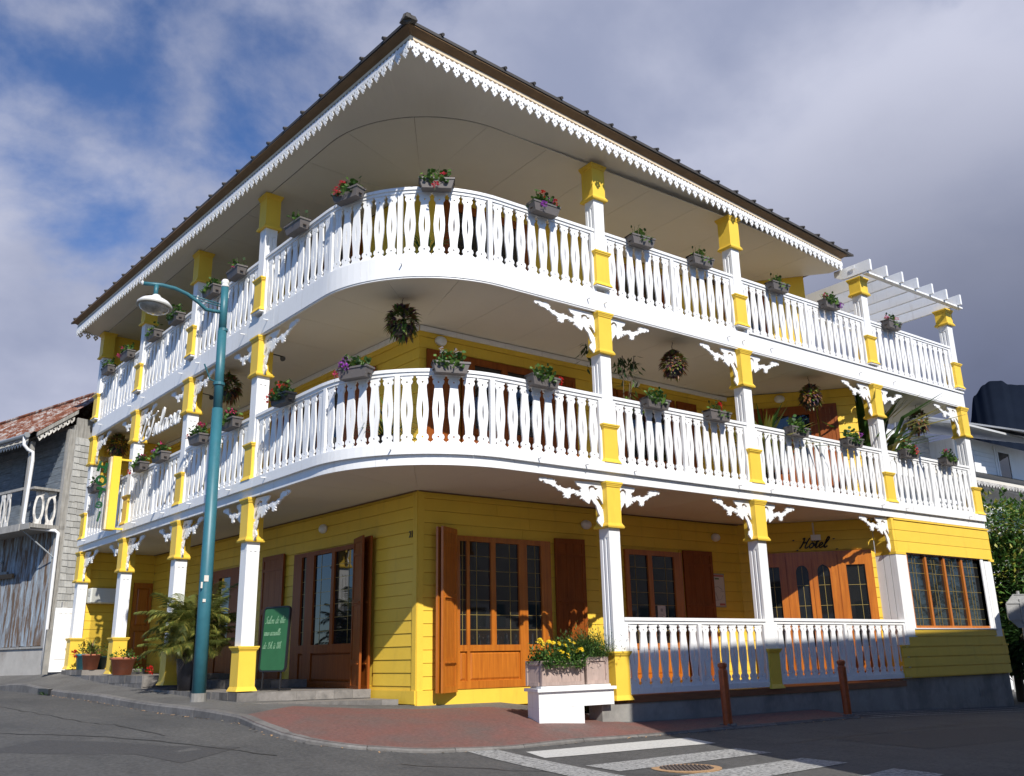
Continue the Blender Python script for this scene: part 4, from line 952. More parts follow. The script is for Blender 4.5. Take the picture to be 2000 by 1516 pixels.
bx('sheet', 1.66, 1.88, -.0205, -.0180, 1.62, 1.92, poster, nt_, MBm); b = MB(); b.box(1.74, 1.80, -.0225, -.0208, 1.80, 1.86, 0, MBm)
for k in range(3): b.box(1.72, 1.82, -.0225, -.0208, 1.68+k*.03, 1.686+k*.03, 0, MBm)
b.build('print', postgrey, nt_)
# chalkboard
cbx, cby = .75, 4.65
zt_ = .52
cb = thing('chalkboard', 'green chalkboard with handwritten lines on black legs beside the white post', 'chalkboard', lp(cbx, cby, zt_))
CM = Matrix.Translation(lp(cbx, cby, zt_)) @ Matrix.Rotation(-TURN+R(14), 4, 'Z') @ Matrix.Rotation(R(-3), 4, 'X')
def rrect(x0, x1, z0, z1, r, n=4):
    o = []
    for cx, cz, a in ((x1-r, z0+r, -90), (x1-r, z1-r, 0), (x0+r, z1-r, 90), (x0+r, z0+r, 180)):
        o += [(cx+r*math.cos(R(a+90*k/n)), cz+r*math.sin(R(a+90*k/n))) for k in range(n+1)]
    return o
b = MB(); b.shape([rrect(-.345, .345, .30, 1.39, .08), rrect(-.32, .32, .325, 1.365, .06)], -.02, .02); b.build('frame', black, cb, CM)
b = MB(); b.shape([rrect(-.318, .318, .327, 1.363, .06)], -.008, .008); b.build('board', board, cb, CM)
for x in (-.23, .23):
    b = MB(); b.tube([(x, 0, .30), (x, 0, .02)], .016, 6); b.tube([(x, -.24, .014), (x, .24, .014)], .015, 6); b.build('leg', black, cb, CM)
for txt, sxz, z in (('Salon de thé', (.066, .066), 1.10), ('vous accueille', (.050, .056), .90), ('de 15h à 18h', (.062, .060), .68)):
    b = MB(); script(b, txt, sxz[0], sxz[1], .25, .0036, -.29, z, y=-.0105); stuff(b.build('handwriting', chalk, cb, CM))

# ------------------------------------------------------------------ foliage helpers
def leaf_quad(b, p, d, up, L, Wd, mi, fold=.15):
    d = d.normalized(); s = d.cross(up)
    if s.length < 1e-3: s = d.cross(Vector((1, 0, 0)))
    s.normalize(); n = s.cross(d)
    m = p+d*L*.45
    b.add([p, m+s*Wd/2-n*fold*Wd, p+d*L, m-s*Wd/2-n*fold*Wd, m], [(0, 1, 4), (1, 2, 4), (2, 3, 4), (3, 0, 4)], mi)
def rdir(r, zmin=-1):
    while True:
        v = Vector((r.uniform(-1, 1), r.uniform(-1, 1), r.uniform(zmin, 1)))
        if .05 < v.length <= 1: return v.normalized()
def geranium_mesh(seed, w, n=90, hgt=.17, trail=.10, kinds=(0, 0, 1, 2)):
    r = random.Random(seed); b = MB()
    for i in range(n):
        x = r.uniform(-w/2, w/2)*r.uniform(.5, 1); y = r.gauss(0, .05); z = abs(r.gauss(0, hgt*.45))
        if r.random() < .2: y = -.10-r.random()*.05; z = -r.random()*trail
        p = Vector((x, y, z)); d = rdir(r, -.1); k = r.choice(kinds)
        # rounded leaf: hexagon
        L = r.uniform(.042, .075); s = d.cross(UP); s = s.normalized() if s.length > .01 else Vector((1, 0, 0)); t = d*.9+UP*r.uniform(.0, .6); t.normalize()
        c = p+t*L*.5
        ring = [c+(s*math.cos(a)+t*math.sin(a))*L*.55 for a in [2*math.pi*j/6 for j in range(6)]]
        b.add(ring, [(0, 1, 2, 3, 4, 5)], k)
    for i in range(14):
        x = r.uniform(-w/2, w/2)*.8; b.tube([(x, r.gauss(0, .03), -.02), (x+r.gauss(0, .03), r.gauss(0, .05), hgt*r.uniform(.5, 1.1))], .003, 3, 0)
    return b.mesh('foliage', [lf1, lf2, lf3], fix=False)
GER = [geranium_mesh(i, .50, n, .20) for i, n in enumerate((80, 120, 170, 55))]
def bloom_mesh(mat, seed, r0=.046):
    r = random.Random(seed); b = MB()
    for i in range(22):
        d = rdir(r, -.5); p = d*r0*r.uniform(.4, 1); leaf_quad(b, p, d+rdir(r)*.6, UP, r0*.8, r0*.8, 0)
    b.tube([(0, 0, -.11), (0, 0, 0)], .0025, 3, 1)
    return b.mesh('flower', [mat, lf1], fix=False)
BLOOM = {n: bloom_mesh(m, i) for i, (n, m) in enumerate((('red', pet_red), ('pink', pet_pink), ('purple', pet_purple), ('white', pet_white), ('coral', pet_coral)))}
bb = MB(); bw, bd, bh = .56, .20, .17
bb.add([(-.23, -.075, 0), (.23, -.075, 0), (.23, .075, 0), (-.23, .075, 0), (-.272, -.097, bh-.028), (.272, -.097, bh-.028), (.272, .097, bh-.028), (-.272, .097, bh-.028)], [(0,3,2,1),(0,1,5,4),(1,2,6,5),(2,3,7,6),(3,0,4,7)])
bb.add([(-.285, -.108, bh-.03), (.285, -.108, bh-.03), (.285, .108, bh-.03), (-.285, .108, bh-.03), (-.285, -.108, bh), (.285, -.108, bh), (.285, .108, bh), (-.285, .108, bh), (-.262, -.088, bh), (.262, -.088, bh), (.262, .088, bh), (-.262, .088, bh)],
       [(0,1,5,4),(1,2,6,5),(2,3,7,6),(3,0,4,7),(4,5,9,8),(5,6,10,9),(6,7,11,10),(7,4,8,11),(0,4,7,3)])
bb.box(-.262, .262, -.088, .088, bh-.04, bh-.022, 1)
for x in (-.2675, .2555): bb.box(x-.004, x+.016, -.03, .03, .045, .057, 1)
BOXM = bb.mesh('box', [boxgrey, soil]); BOXB = BOXM.copy(); BOXB.materials[0] = boxblack
def flower_box(q, zrail, label, fol, blooms, black_=False, o=.10):
    M = FM(q, o, zrail-.115) @ Matrix.Rotation(rnd.uniform(-.03, .03), 4, 'Y') @ Matrix.Rotation(rnd.uniform(-.04, .04), 4, 'Z')
    root = bpy.data.objects.new('flower_box', None); root.empty_display_size = .1; put(root, None, M)
    tag(root, label, 'flower box', 'flower boxes hung on the balcony rails')
    obj('box', BOXB if black_ else BOXM, root, M)
    if fol is not None: obj('foliage', GER[fol], root, M @ Matrix.Translation((0, 0, bh-.03)) @ Matrix.Rotation(rnd.choice((0, math.pi)), 4, 'Z') if fol != 1 else M @ Matrix.Translation((0, 0, bh-.03)))
    for c, x, y, z in blooms: obj('flower', BLOOM[c], root, M @ Matrix.Translation((x, y, bh+z)) @ Matrix.Rotation(rnd.uniform(-.5, .5), 4, 'Y'))
    return root
TOP, MID = 8.18, 5.15
rail3, rail2 = 'the top balcony rail', 'the first-floor rail'
flower_box(.69, TOP, 'grey flower box with three red geraniums on the left of the top-floor curve', 1, [('coral', -.05, -.10, .12), ('coral', -.17, -.10, .05), ('coral', -.10, -.16, -.06)])
flower_box(2.13, TOP, 'grey flower box with a coral bloom hanging below it, middle of top-floor curve', 1, [('coral', .10, -.12, .03), ('coral', -.02, -.16, -.16)])
flower_box(4.05, TOP, 'grey flower box with mixed red and purple blooms left of the corner post, top floor', 2, [('red', -.02, -.02, .20), ('purple', -.10, -.14, -.06), ('red', .22, -.04, .10), ('purple', .12, -.05, .10)])
flower_box(qx(5.056), TOP, 'grey flower box with low green leaves, first right of the corner post, top floor', 3, [])
flower_box(qx(6.628), TOP, 'nearly bare grey flower box in front of the brown door, top floor', 3, [('red', .08, .02, .05)])
flower_box(qx(8.926), TOP, 'grey flower box with one tall green stem under the eave end, top floor', 3, [])
flower_box(qx(10.681), TOP, 'grey flower box with purple trailing flower just left of the pergola post, top floor', 1, [('purple', .20, -.14, -.10), ('pink', -.15, 0, .10)])
flower_box(qx(13.019), TOP, 'grey flower box with a red bloom under the pergola beams', 3, [('coral', .22, -.02, .12), ('pink', -.20, 0, .07)])
flower_box(qy(2.819), TOP, 'grey flower box with leafy stems right of the first left-hand post, top floor', 3, [])
flower_box(qy(5.283), TOP, 'grey flower box with one small pink bud left of the lamp pole, top floor', 3, [('pink', -.14, 0, .10)])
flower_box(qy(6.462), TOP, 'grey flower box with round green bush behind the lamp bracket stays, top floor', 1, [])
flower_box(qy(8.377), TOP, 'grey flower box with full green leaves just below the street lamp head', 2, [])
flower_box(qy(9.723), TOP, 'grey flower box with few leaves beside the third left-hand post, top floor', 3, [])
flower_box(qy(11.526), TOP, 'grey flower box with a pink ball bloom and leaves near the left end, top floor', 2, [('pink', -.22, -.05, .14), ('pink', -.24, -.12, -.04)])
flower_box(qy(12.971), TOP, 'leftmost grey flower box of the top floor, with a white bloom', 2, [('white', -.05, 0, .18)])
flower_box(-1.02, MID, 'black trough overflowing with red geraniums right of the first left-hand post', 2, [('red', -.12, 0, .20), ('red', .10, -.02, .12), ('red', -.16, -.1, .06), ('red', -.18, -.12, -.0), ('red', -.02, -.05, .12), ('red', -.30, -.12, -.04)], True)
flower_box(.92, MID, 'grey flower box with purple flowers on the left of the first-floor curve', 2, [('purple', -.12, -.1, .12), ('purple', -.16, -.14, .04), ('purple', -.08, -.14, .0), ('pink', -.28, -.1, -.10)])
flower_box(2.34, MID, 'pale grey flower box with faded pink stalks at the middle of the first-floor curve', 1, [('white', -.12, 0, .20), ('white', .10, 0, .19)])
flower_box(3.92, MID, 'grey flower box with a red bloom at its right end, left of the corner post', 1, [('red', .32, -.05, -.02)])
flower_box(qx(5.158), MID, 'grey flower box with variegated leaves right of the corner post, first floor', 1, [])
flower_box(qx(6.728), MID, 'grey flower box with one bright red bloom left of the second right-hand post', 3, [('red', .06, -.03, .12), ('red', .10, 0, .10)])
flower_box(qx(9.044), MID, 'grey flower box with dense green geranium leaves under a hanging basket', 2, [])
flower_box(qx(10.85), MID, 'grey flower box with a purple bloom at its right end left of the third post', 2, [('purple', .27, -.05, .10)])
flower_box(qx(12.968), MID, 'grey flower box with red and white blooms in the last bay, first floor', 2, [('red', .16, -.08, .06), ('red', -.10, 0, .14), ('white', .10, 0, .14), ('coral', .06, -.15, -.06)])
flower_box(qx(14.597), MID, 'grey flower box with a pink bloom against the last right-hand post', 1, [('pink', -.05, 0, .15)])
flower_box(qy(5.065), MID, 'grey flower box with pink blooms right of the lamp pole, first floor', 1, [('pink', -.12, -.02, .14), ('pink', .18, -.05, .10)])
flower_box(qy(6.56), MID, 'grey flower box with a red and a magenta bloom left of the lamp pole', 2, [('red', -.02, 0, .20), ('pink', .24, -.05, .16), ('red', -.34, -.06, .02)])
flower_box(qy(8.553), MID, 'grey flower box with magenta and purple blooms under the white script letters', 1, [('pink', -.02, 0, .20), ('pink', -.18, -.02, .12), ('purple', -.26, -.06, .08)])
flower_box(qy(9.786), MID, 'grey flower box with trailing stems next to the third left-hand post, first floor', 1, [('pink', .10, 0, .14), ('red', -.28, -.14, -.16), ('purple', -.12, 0, .10)])
flower_box(qy(13.015), MID, 'leftmost grey flower box of the first floor, behind the green letters', 3, [('purple', -.22, -.02, .08)])
b_ = flower_box(qy(11.6), MID, 'flower box with one red bloom hidden behind the yellow sign box', 3, [('red', .25, -.05, .05)])

# hanging baskets
def strappy_mesh(seed, cols, n=520, rad=.25, ln=.17):
    r = random.Random(seed); b = MB()
    for i in range(n):
        d = rdir(r, -.75); p = Vector((d.x*.17, d.y*.17, d.z*.20+.02)); L = ln*r.uniform(.5, 1.15); dd = (d+Vector((r.gauss(0, .4), r.gauss(0, .4), r.uniform(-.5, .3)))).normalized()
        k = r.choices(range(len(cols)), [3, 2, 2, 1.2][:len(cols)])[0]
        m = p+dd*L*.55; e = p+dd*L+Vector((0, 0, -L*.35)); s = dd.cross(UP); s = s.normalized()*r.uniform(.013, .026) if s.length > .01 else Vector((.01, 0, 0))
        b.add([p-s, p+s, m+s*1.2, m-s*1.2, e], [(0, 1, 2, 3), (3, 2, 4)], k)
    return b.mesh('foliage', cols, fix=False)
STR = [strappy_mesh(1, [lfo, lfp, lf2, lfr], 420), strappy_mesh(2, [lfr, lfo, lfp, lf2], 460, ln=.13), strappy_mesh(3, [lfr, lfo, lf1, lfb], 330, ln=.17)]
pt = MB(); pt.lathe([(.10, -.24), (.155, -.20), (.185, -.12), (.18, -.10)], 16); POTM = pt.mesh('pot', blackpot, True)
hg = MB()
for k in range(3):
    a = 2.1*k; hg.tube([(.175*math.cos(a), .175*math.sin(a), -.12), (.23*math.cos(a), .23*math.sin(a), .06), (.13*math.cos(a), .13*math.sin(a), .24), (0, 0, .31)], .006, 4)
hg.lathe([(.085, .245), (.075, .27), (.03, .30), (.005, .31)], 12); hg.tube([(0, 0, .30), (.012, 0, .36), (-.01, 0, .42), (0, 0, .5)], .006, 4); HANG = hg.mesh('hanger', black)
def basket(p, k, label):
    M = Matrix.Translation(p) @ Matrix.Rotation(rnd.uniform(0, 6), 4, 'Z')
    o = bpy.data.objects.new('hanging_basket', None); put(o, None, M); tag(o, label, 'hanging basket', 'hanging baskets under the first-floor ceiling')
    obj('pot', POTM, o, M); obj('hanger', HANG, o, M); obj('foliage', STR[k], o, M)
    h = 6.655-(p[2]+.48)
    if h > .02: m = MB(); m.tube([(0, 0, .48), (0, 0, .48+h)], .004, 4); m.build('wire', black, o, M)
basket((1.0, 1.38, 6.24), 0, 'hanging basket of purple and green strappy leaves in the rounded corner bay')
basket((6.32, .5, 6.20), 1, 'hanging basket of brown and purple leaves right of the corner post')
basket((10.46, .5, 6.19), 1, 'hanging basket of reddish leaves over the second right-hand bay')
basket((14.7, .55, 6.23), 2, 'hanging basket of sparse dark leaves in the last right-hand bay')
basket(tuple(lp(.45, 6.62, 6.27)), 2, 'hanging basket with brown fronds half hidden by the lamp pole')
basket(tuple(lp(.42, 13.3, 6.32)), 2, 'hanging basket with long brown fronds above the yellow sign')

# palms
def frond_mesh(name, seed, L, droop, mats, n=46, lw=.018, ll=.44):
    r = random.Random(seed); b = MB(); path = []
    for i in range(n+1):
        t = i/n; path.append(Vector((L*t*math.cos(droop*t*.6)*.75, 0, L*(t*.85-droop*t*t*.62))))
    b.tube(path[::3], [.011*(1-.8*i/len(path[::3])) for i in range(len(path[::3]))], 4, 0)
    for i in range(3, n+1):
        t = i/n; tg = (path[i]-path[i-1]).normalized(); l = ll*math.sin(math.pi*min(1, .12+t*.88))**.6*r.uniform(.8, 1.1)
        for s in (1, -1):
            d = (tg*1.0+Vector((0, s*.85, .25-.3*t))).normalized(); e = path[i]+d*l+Vector((0, 0, -l*.35)); m = path[i]+d*l*.5
            w = tg*lw*.5; k = 0 if r.random() < .75 else 1
            b.add([path[i]-w*.6, path[i]+w*.6, m+w, m-w, e], [(0, 1, 2, 3), (3, 2, 4)], k)
    return b.mesh(name, mats, fix=False)
FR = [frond_mesh('frond', 1, 1.5, .9, [palm1, palm2]), frond_mesh('frond', 2, 1.25, 1.25, [palm1, palm2]), frond_mesh('frond', 3, 1.7, .65, [palm1, palm1]), frond_mesh('frond', 4, 1.1, 1.5, [palm2, palm1]), frond_mesh('frond', 5, .6, 1.7, [palm3, palm3])]
def palm(loc, label, potmat, potr, poth, n, scale, kinds, tilt=(.15, 1.0), group=None, lo=0, seed=3):
    r = random.Random(seed); root = thing('potted_palm', label, 'potted palm', loc, group)
    b = MB(); b.lathe([(potr*.78, 0), (potr*.95, poth*.75), (potr, poth*.97), (potr*1.04, poth), (potr*.92, poth), (potr*.9, poth-.05)], 20); b.build('pot', potmat, root, Matrix.Translation(loc), True)
    b = MB()
    for k in range(5): a = k*1.3; b.tube([(math.cos(a)*.07, math.sin(a)*.07, poth-.06), (math.cos(a)*.10, math.sin(a)*.10, poth+.35*scale), (math.cos(a)*.12, math.sin(a)*.12, poth+.7*scale)], [.022, .018, .012], 5)
    b.build('stem', bark, root, Matrix.Translation(loc))
    for i in range(n):
        a = 2*math.pi*i*.618+r.uniform(-.2, .2); k = r.choice(kinds); z = poth+r.uniform(.0, .75)*scale*(1 if k != 4 else .1)
        M = Matrix.Translation(Vector(loc)+Vector((math.cos(a)*.07, math.sin(a)*.07, z))) @ Matrix.Rotation(a, 4, 'Z') @ Matrix.Rotation(-r.uniform(*tilt)+.35, 4, 'Y') @ Matrix.Diagonal((scale*r.uniform(.8, 1.1),)*3+(1,))
        obj('frond', FR[k], root, M)
    return root
palm(tuple(lp(.12, 6.6, .52)), 'large bushy palm in a black pot behind the lamp pole', blackpot, .26, .55, 150, .74, (0, 2, 1, 2, 0, 1, 3, 4), (-.1, 1.0), seed=5)
def spiky(loc, label, n, L, cols, seed, cat='potted plant', pot=(terracotta, .17, .3), wid=.026, elmin=.25):
    r = random.Random(seed); root = thing('potted_plant', label, cat, loc); M = Matrix.Translation(loc)
    b = MB(); b.lathe([(pot[1]*.75, 0), (pot[1]*.97, pot[2]*.9), (pot[1]*1.06, pot[2]*.9), (pot[1]*1.06, pot[2]), (pot[1]*.9, pot[2]), (pot[1]*.88, pot[2]-.04)], 18); b.build('pot', pot[0], root, M, True)
    b = MB()
    for i in range(n):
        a = r.uniform(0, 6.28); el = r.uniform(elmin, 1.42); l = L*r.uniform(.6, 1.1); d = Vector((math.cos(a)*math.cos(el), math.sin(a)*math.cos(el), math.sin(el))); s = Vector((-math.sin(a), math.cos(a), 0))*L*wid
        p = Vector((0, 0, pot[2]-.03)); m = p+d*l*.6; e = p+d*l+Vector((math.cos(a)*.15*l, math.sin(a)*.15*l, -.30*l*math.cos(el)-.05*l)); k = r.choices(range(len(cols)), [4, 2, 1][:len(cols)])[0]
        b.add([p-s*.6, p+s*.6, m+s, m-s, e], [(0, 1, 2, 3), (3, 2, 4)], k)
    b.build('foliage', cols, root, M, fix=False); return root
spiky((9.35, .95, 3.985), 'palm with narrow yellow-green blades behind the first-floor rail right of the second post', 60, 1.75, [lfo, lfy, lf1], 3, pot=(blackpot, .2, .5), wid=.03, elmin=.6)
spiky((13.2, 1.0, 3.985), 'large palm with long blades and dry tips in the last first-floor bay', 85, 2.7, [lf1, palm2, lf3], 8, pot=(blackpot, .24, .6), wid=.028, elmin=.75)
spiky((.75, 1.35, 3.985), 'dark green spiky plant low behind the first-floor curve', 26, .8, [lf1, lf3, lf2], 9, pot=(blackpot, .2, .3))
spiky((1.2, 1.0, 6.985), 'green leafy plant behind the top-floor curve balusters', 22, .75, [lf1, lf2, lf3], 11, pot=(blackpot, .2, .3))
# thin tall plant behind the corner post
tp = thing('tall_plant', 'thin bare-stemmed plant with dark drooping leaves behind the corner post, first floor', 'plant', (5.25, .75, 3.985)); b = MB(); r = random.Random(4)
b.lathe([(.13, 0), (.17, .26), (.15, .26)], 12, 3)
for x, z in ((-.85, 2.35), (-.05, 2.25), (.25, 2.3), (.42, 1.45), (.1, 1.75)):
    b.tube([(0, 0, .2), (x*.4, 0, z*.55), (x, -.05, z)], .010, 4, 2)
    for i in range(46 if z > 2 else 14):
        d = rdir(r); leaf_quad(b, Vector((x+r.gauss(0, .06), r.gauss(0, .06), z-abs(r.gauss(0, .25)))), d*.6+Vector((0, 0, -.6)), UP, .16, .045, 0 if z > 2 else 1)
b.build('stem', [lf3, lf2, bark, blackpot], tp, Matrix.Translation((5.25, .75, 3.985)), fix=False)
# pots along the left arcade
def bushy(loc, label, pot, n, w, h, cols, seed, blooms=(), trail=0):
    r = random.Random(seed); root = thing('potted_plant', label, 'potted plant', loc); M = Matrix.Translation(loc)
    b = MB(); pr, ph = pot[1], pot[2]; b.lathe([(pr*.72, 0), (pr*.95, ph*.85), (pr*1.08, ph*.86), (pr*1.08, ph), (pr*.93, ph), (pr*.9, ph-.03)], 20); b.build('pot', pot[0], root, M, True)
    b = MB()
    for i in range(n):
        d = rdir(r, 0); p = Vector((d.x*w, d.y*w, ph+d.z*h*r.uniform(.2, 1)))
        if i < trail: p = Vector((w*1.1+r.uniform(-.05, .1), r.gauss(0, .08), ph-r.random()*ph))
        leaf_quad(b, p, rdir(r, -.4), UP, r.uniform(.05, .09), r.uniform(.035, .06), r.randrange(len(cols)))
    for k in range(8): a = r.uniform(0, 6.3); b.tube([(0, 0, ph-.02), (math.cos(a)*w*.7, math.sin(a)*w*.7, ph+h*.7)], .005, 3, 0)
    b.build('foliage', cols, root, M, fix=False)
    for c, x, y, z in blooms: obj('flower', BLOOM[c], root, M @ Matrix.Translation((x, y, z)) @ Matrix.Diagonal((1.5, 1.5, 1.5, 1)))
bushy(tuple(lp(.22, 13.55, .885)), 'teal pot with a red bloom beside the leftmost yellow pedestal', (tealpot, .17, .36), 70, .2, .32, [lf1, lf2, lf3], 1, [('red', -.22, -.1, .36)])
bushy(tuple(lp(.42, 13.0, .885)), 'dark green glazed pot with tangled stems between teal and terracotta pots', (greenpot, .2, .3), 80, .22, .35, [lf2, lf1, lfo], 2)
spiky(tuple(lp(.10, 12.52, .885)), 'spider plant in a terracotta pot left of the third yellow pedestal', 90, .48, [lfo, lf2, lfb], 5, pot=(terracotta, .20, .34))
bushy(tuple(lp(.12, 10.35, .775)), 'wide terracotta bowl with trailing leaves right of the third yellow pedestal', (terracotta, .25, .36), 130, .26, .2, [lf2, lf1, lf1], 3, [('red', .55, -.1, .08)], trail=36)

# planters with marigolds
def planter(x0, x1, y0, y1, z0, z1, label, n, cols, blooms, h, fine=False, seed=1):
    c = ((x0+x1)/2, (y0+y1)/2, z0); root = thing('planter', label, 'planter', c)
    b = MB(); b.box(x0+.02, x1-.02, y0+.02, y1-.02, z0, z1-.03); b.build('tub', planterm, root)
    b = MB(); g = .06
    for (a0, a1, fixed, ax) in ((x0, x1, y0, 'x'), (y0, y1, x0, 'y'), (y0, y1, x1, 'y'), (x0, x1, y1, 'x')):
        def bb_(u0, u1, v0, v1):
            t = .024
            if ax == 'x': b.box(u0, u1, fixed-(0 if fixed == y0 else t), fixed+(t if fixed == y0 else 0), v0, v1)
            else: b.box(fixed-(0 if fixed == x0 else t), fixed+(t if fixed == x0 else 0), u0+.025, u1-.025, v0, v1)
        bb_(a0, a0+g, z0, z1); bb_(a1-g, a1, z0, z1); bb_(a0+g, a1-g, z0, z0+.05); bb_(a0+g, a1-g, z1-.06, z1)
    b.build('frame', planterm, root)
    r = random.Random(seed); b = MB()
    for i in range(n):
        x = r.uniform(x0, x1); y = r.uniform(y0-.05, y1-.05); z = z1-.03+abs(r.gauss(0, h*.45))
        if r.random() < .15: y = y0-.04-r.random()*.05; z = z1-r.random()*.10
        if fine: x = (x0+x1)/2-.05+r.gauss(0, .20); y = (y0+y1)/2+r.gauss(0, .13); leaf_quad(b, Vector((x, y, z1-.02+abs(r.gauss(0, h*.42)))), rdir(r, -.2), UP, r.uniform(.04, .09), .013, r.randrange(len(cols)))
        elif False: d = rdir(r, .1); s = Vector((r.gauss(0, 1), r.gauss(0, 1), 0)).normalized()*.0035; p = Vector((x, y, z1-.03)); l = h*r.uniform(.6, 1.5); b.add([p-s, p+s, p+(d+UP).normalized()*l*.6+s, p+(d+UP*.8).normalized()*l+Vector((0, 0, -.04))], [(0, 1, 2), (0, 2, 3)], r.randrange(len(cols)))
        else: leaf_quad(b, Vector((x, y, z)), rdir(r, -.5), UP, r.uniform(.055, .095), r.uniform(.024, .04), r.randrange(len(cols)))
    b.build('foliage', cols, root, fix=False)
    m = MB(); r = random.Random(5)
    for k in range(14): a = k*.8; m.add([(0, 0, .005), (.034*math.cos(a-.25), .034*math.sin(a-.25), .008), (.038*math.cos(a), .038*math.sin(a), .0), (.034*math.cos(a+.25), .034*math.sin(a+.25), .012)], [(0, 1, 2, 3)])
    m.lathe([(.014, .008), (.012, .02), (.003, .024)], 8, 0); m.tube([(0, 0, -.14), (0, 0, .005)], .003, 3, 1); mg = m.mesh('flower', [pet_yellow, lf1], fix=False)
    for i in range(blooms):
        p = Vector((r.uniform(x0, x1), r.uniform(y0-.05, y1-.1), z1+r.uniform(.02, h*1.35))); obj('flower', mg, root, Matrix.Translation(p) @ Matrix.Rotation(r.uniform(.2, 1.2), 4, 'X') @ Matrix.Rotation(r.uniform(-.6, .6), 4, 'Y') @ Matrix.Diagonal((1.05, 1.05, 1.05, 1)))
planter(2.53, 3.32, -.09, .30, .58, .925, 'long greyed wooden planter of yellow marigolds on the white base', 1700, [lf1, lf2, lf3], 30, .22)
planter(3.40, 3.83, -.06, .36, .58, .965, 'small square wooden planter with feathery green plant against the yellow pedestal', 8000, [lf1, lf2, lf3], 0, .36, True, 2)

# white metal box on the end wall
ab = thing('wall_box', 'white metal box on the yellow end wall of the left arcade', 'wall box', tuple(ME @ Vector((.52, -.2, 2.44))))
b = MB(); b.box(.24, .92, -.34, -.006, 2.44, 2.80); me = b.mesh('casing', acbox); bevel(me, .02); obj('casing', me, ab, ME)
b = MB()
for k in range(4): b.box(.236, .244, -.30, -.12, 2.60+k*.035, 2.612+k*.035, 0, ME)
b.build('grille', postgrey, ab)
# insect-like floodlights behind left posts
for y in (4.55, 7.75):
    f = thing('floodlight', 'small black floodlight on the back of the %s left-hand capital' % ('first' if y < 5 else 'second'), 'floodlight', lp(.32, y, 6.3))
    b = MB(); b.tube([lp(.24, y-.2, 6.35), lp(.42, y-.32, 6.30)], .010, 5); b.lathe([(.03, 0), (.05, .08), (.045, .09)], 10, 0, Matrix.Translation(lp(.42, y-.32, 6.28)) @ Matrix.Rotation(2.2, 4, 'X')); b.build('lamp_arm', black, f)

# ------------------------------------------------------------------ street lamp, bollards, road sign
lamp = thing('street_lamp', 'teal street lamp with curved arm and white dish head before the left facade', 'street lamp', (-.77, 4.75, .44))
b = MB(); b.tube([(-.77, 4.75, .45), (-.785, 4.75, 2.0), (-.81, 4.75, 5.3)], [.112, .107, .092], 14); b.tube([(-.81, 4.75, 5.3), (-.83, 4.75, 6.75)], .080, 14); b.tube([(-.83, 4.75, 6.75), (-.838, 4.75, 7.62)], [.070, .066], 14); b.build('pole', teal, lamp, None, True)
b = MB(); b.tube([(-.768, 4.75, .36), (-.77, 4.75, .52)], .125, 14); b.build('base_collar', concrete, lamp)
b = MB()
for z in (5.75, 6.77): b.tube([(-.817, 4.75, z-.025), (-.817, 4.75, z+.025)], .102 if z < 6 else .085, 14)
b.tube([(-.82, 4.75, 5.76), (-1.0, 4.70, 5.80), (-1.13, 4.66, 6.05)], .014, 6); b.build('band', teal, lamp)
b = MB(); b.lathe([(.068, 0), (.074, .03), (.05, .05), (.07, .075), (.072, .11), (.05, .15), (.01, .165)], 14, 0, Matrix.Translation((-.84, 4.75, 7.60))); b.build('finial', lampwhite, lamp, None, True)
arm = [(-.84, 4.75, 7.11), (-1.0, 4.75, 7.10), (-1.15, 4.75, 7.10), (-1.30, 4.75, 7.21), (-1.50, 4.75, 7.32), (-1.72, 4.75, 7.38), (-1.95, 4.75, 7.39), (-2.26, 4.75, 7.35)]
b = MB(); b.tube(arm, [.034]*8, 10); b.tube([(-.84, 4.75, 7.25), (-1.45, 4.75, 7.32)], .012, 5); b.tube([(-.84, 4.75, 7.21), (-1.38, 4.75, 7.26)], .012, 5); b.tube([(-2.04, 4.75, 7.38), (-2.04, 4.75, 7.14)], .04, 8); b.build('arm', teal, lamp, None, True)
b = MB(); b.lathe([(.04, 0), (.036, .02), (.01, .035)], 8, 0, Matrix.Translation((-2.27, 4.75, 7.36)) @ Matrix.Rotation(R(-95), 4, 'Y')); b.build('arm_cap', lampwhite, lamp)
LMt = Matrix.Translation((-2.04, 4.75, 6.99)) @ Matrix.Rotation(R(6), 4, 'Y')
b = MB(); b.lathe([(.29, -.02), (.295, .01), (.24, .07), (.14, .125), (.10, .14), (.06, .19), (.04, .2)], 24); b.build('shade', lampwhite, lamp, LMt, True)
b = MB(); b.lathe([(.03, -.155), (.15, -.13), (.23, -.085), (.275, -.02), (.27, -.01)], 24); b.build('lens', lens, lamp, LMt, True)
b = MB(); b.lathe([(.285, -.045), (.298, -.04), (.298, -.018), (.285, -.012)], 24); b.build('rim', postgrey, lamp, LMt, True)
for i, (x, z, s, w) in enumerate(((-.02, 2.34, .05, .075), (-.09, 2.23, .05, .03), (-.03, 1.98, .025, .05))):
    bx('sticker', -.80+x-w/2, -.80+x+w/2, 4.75-.1105, 4.75-.1085, z-s, z+s, poster, lamp)
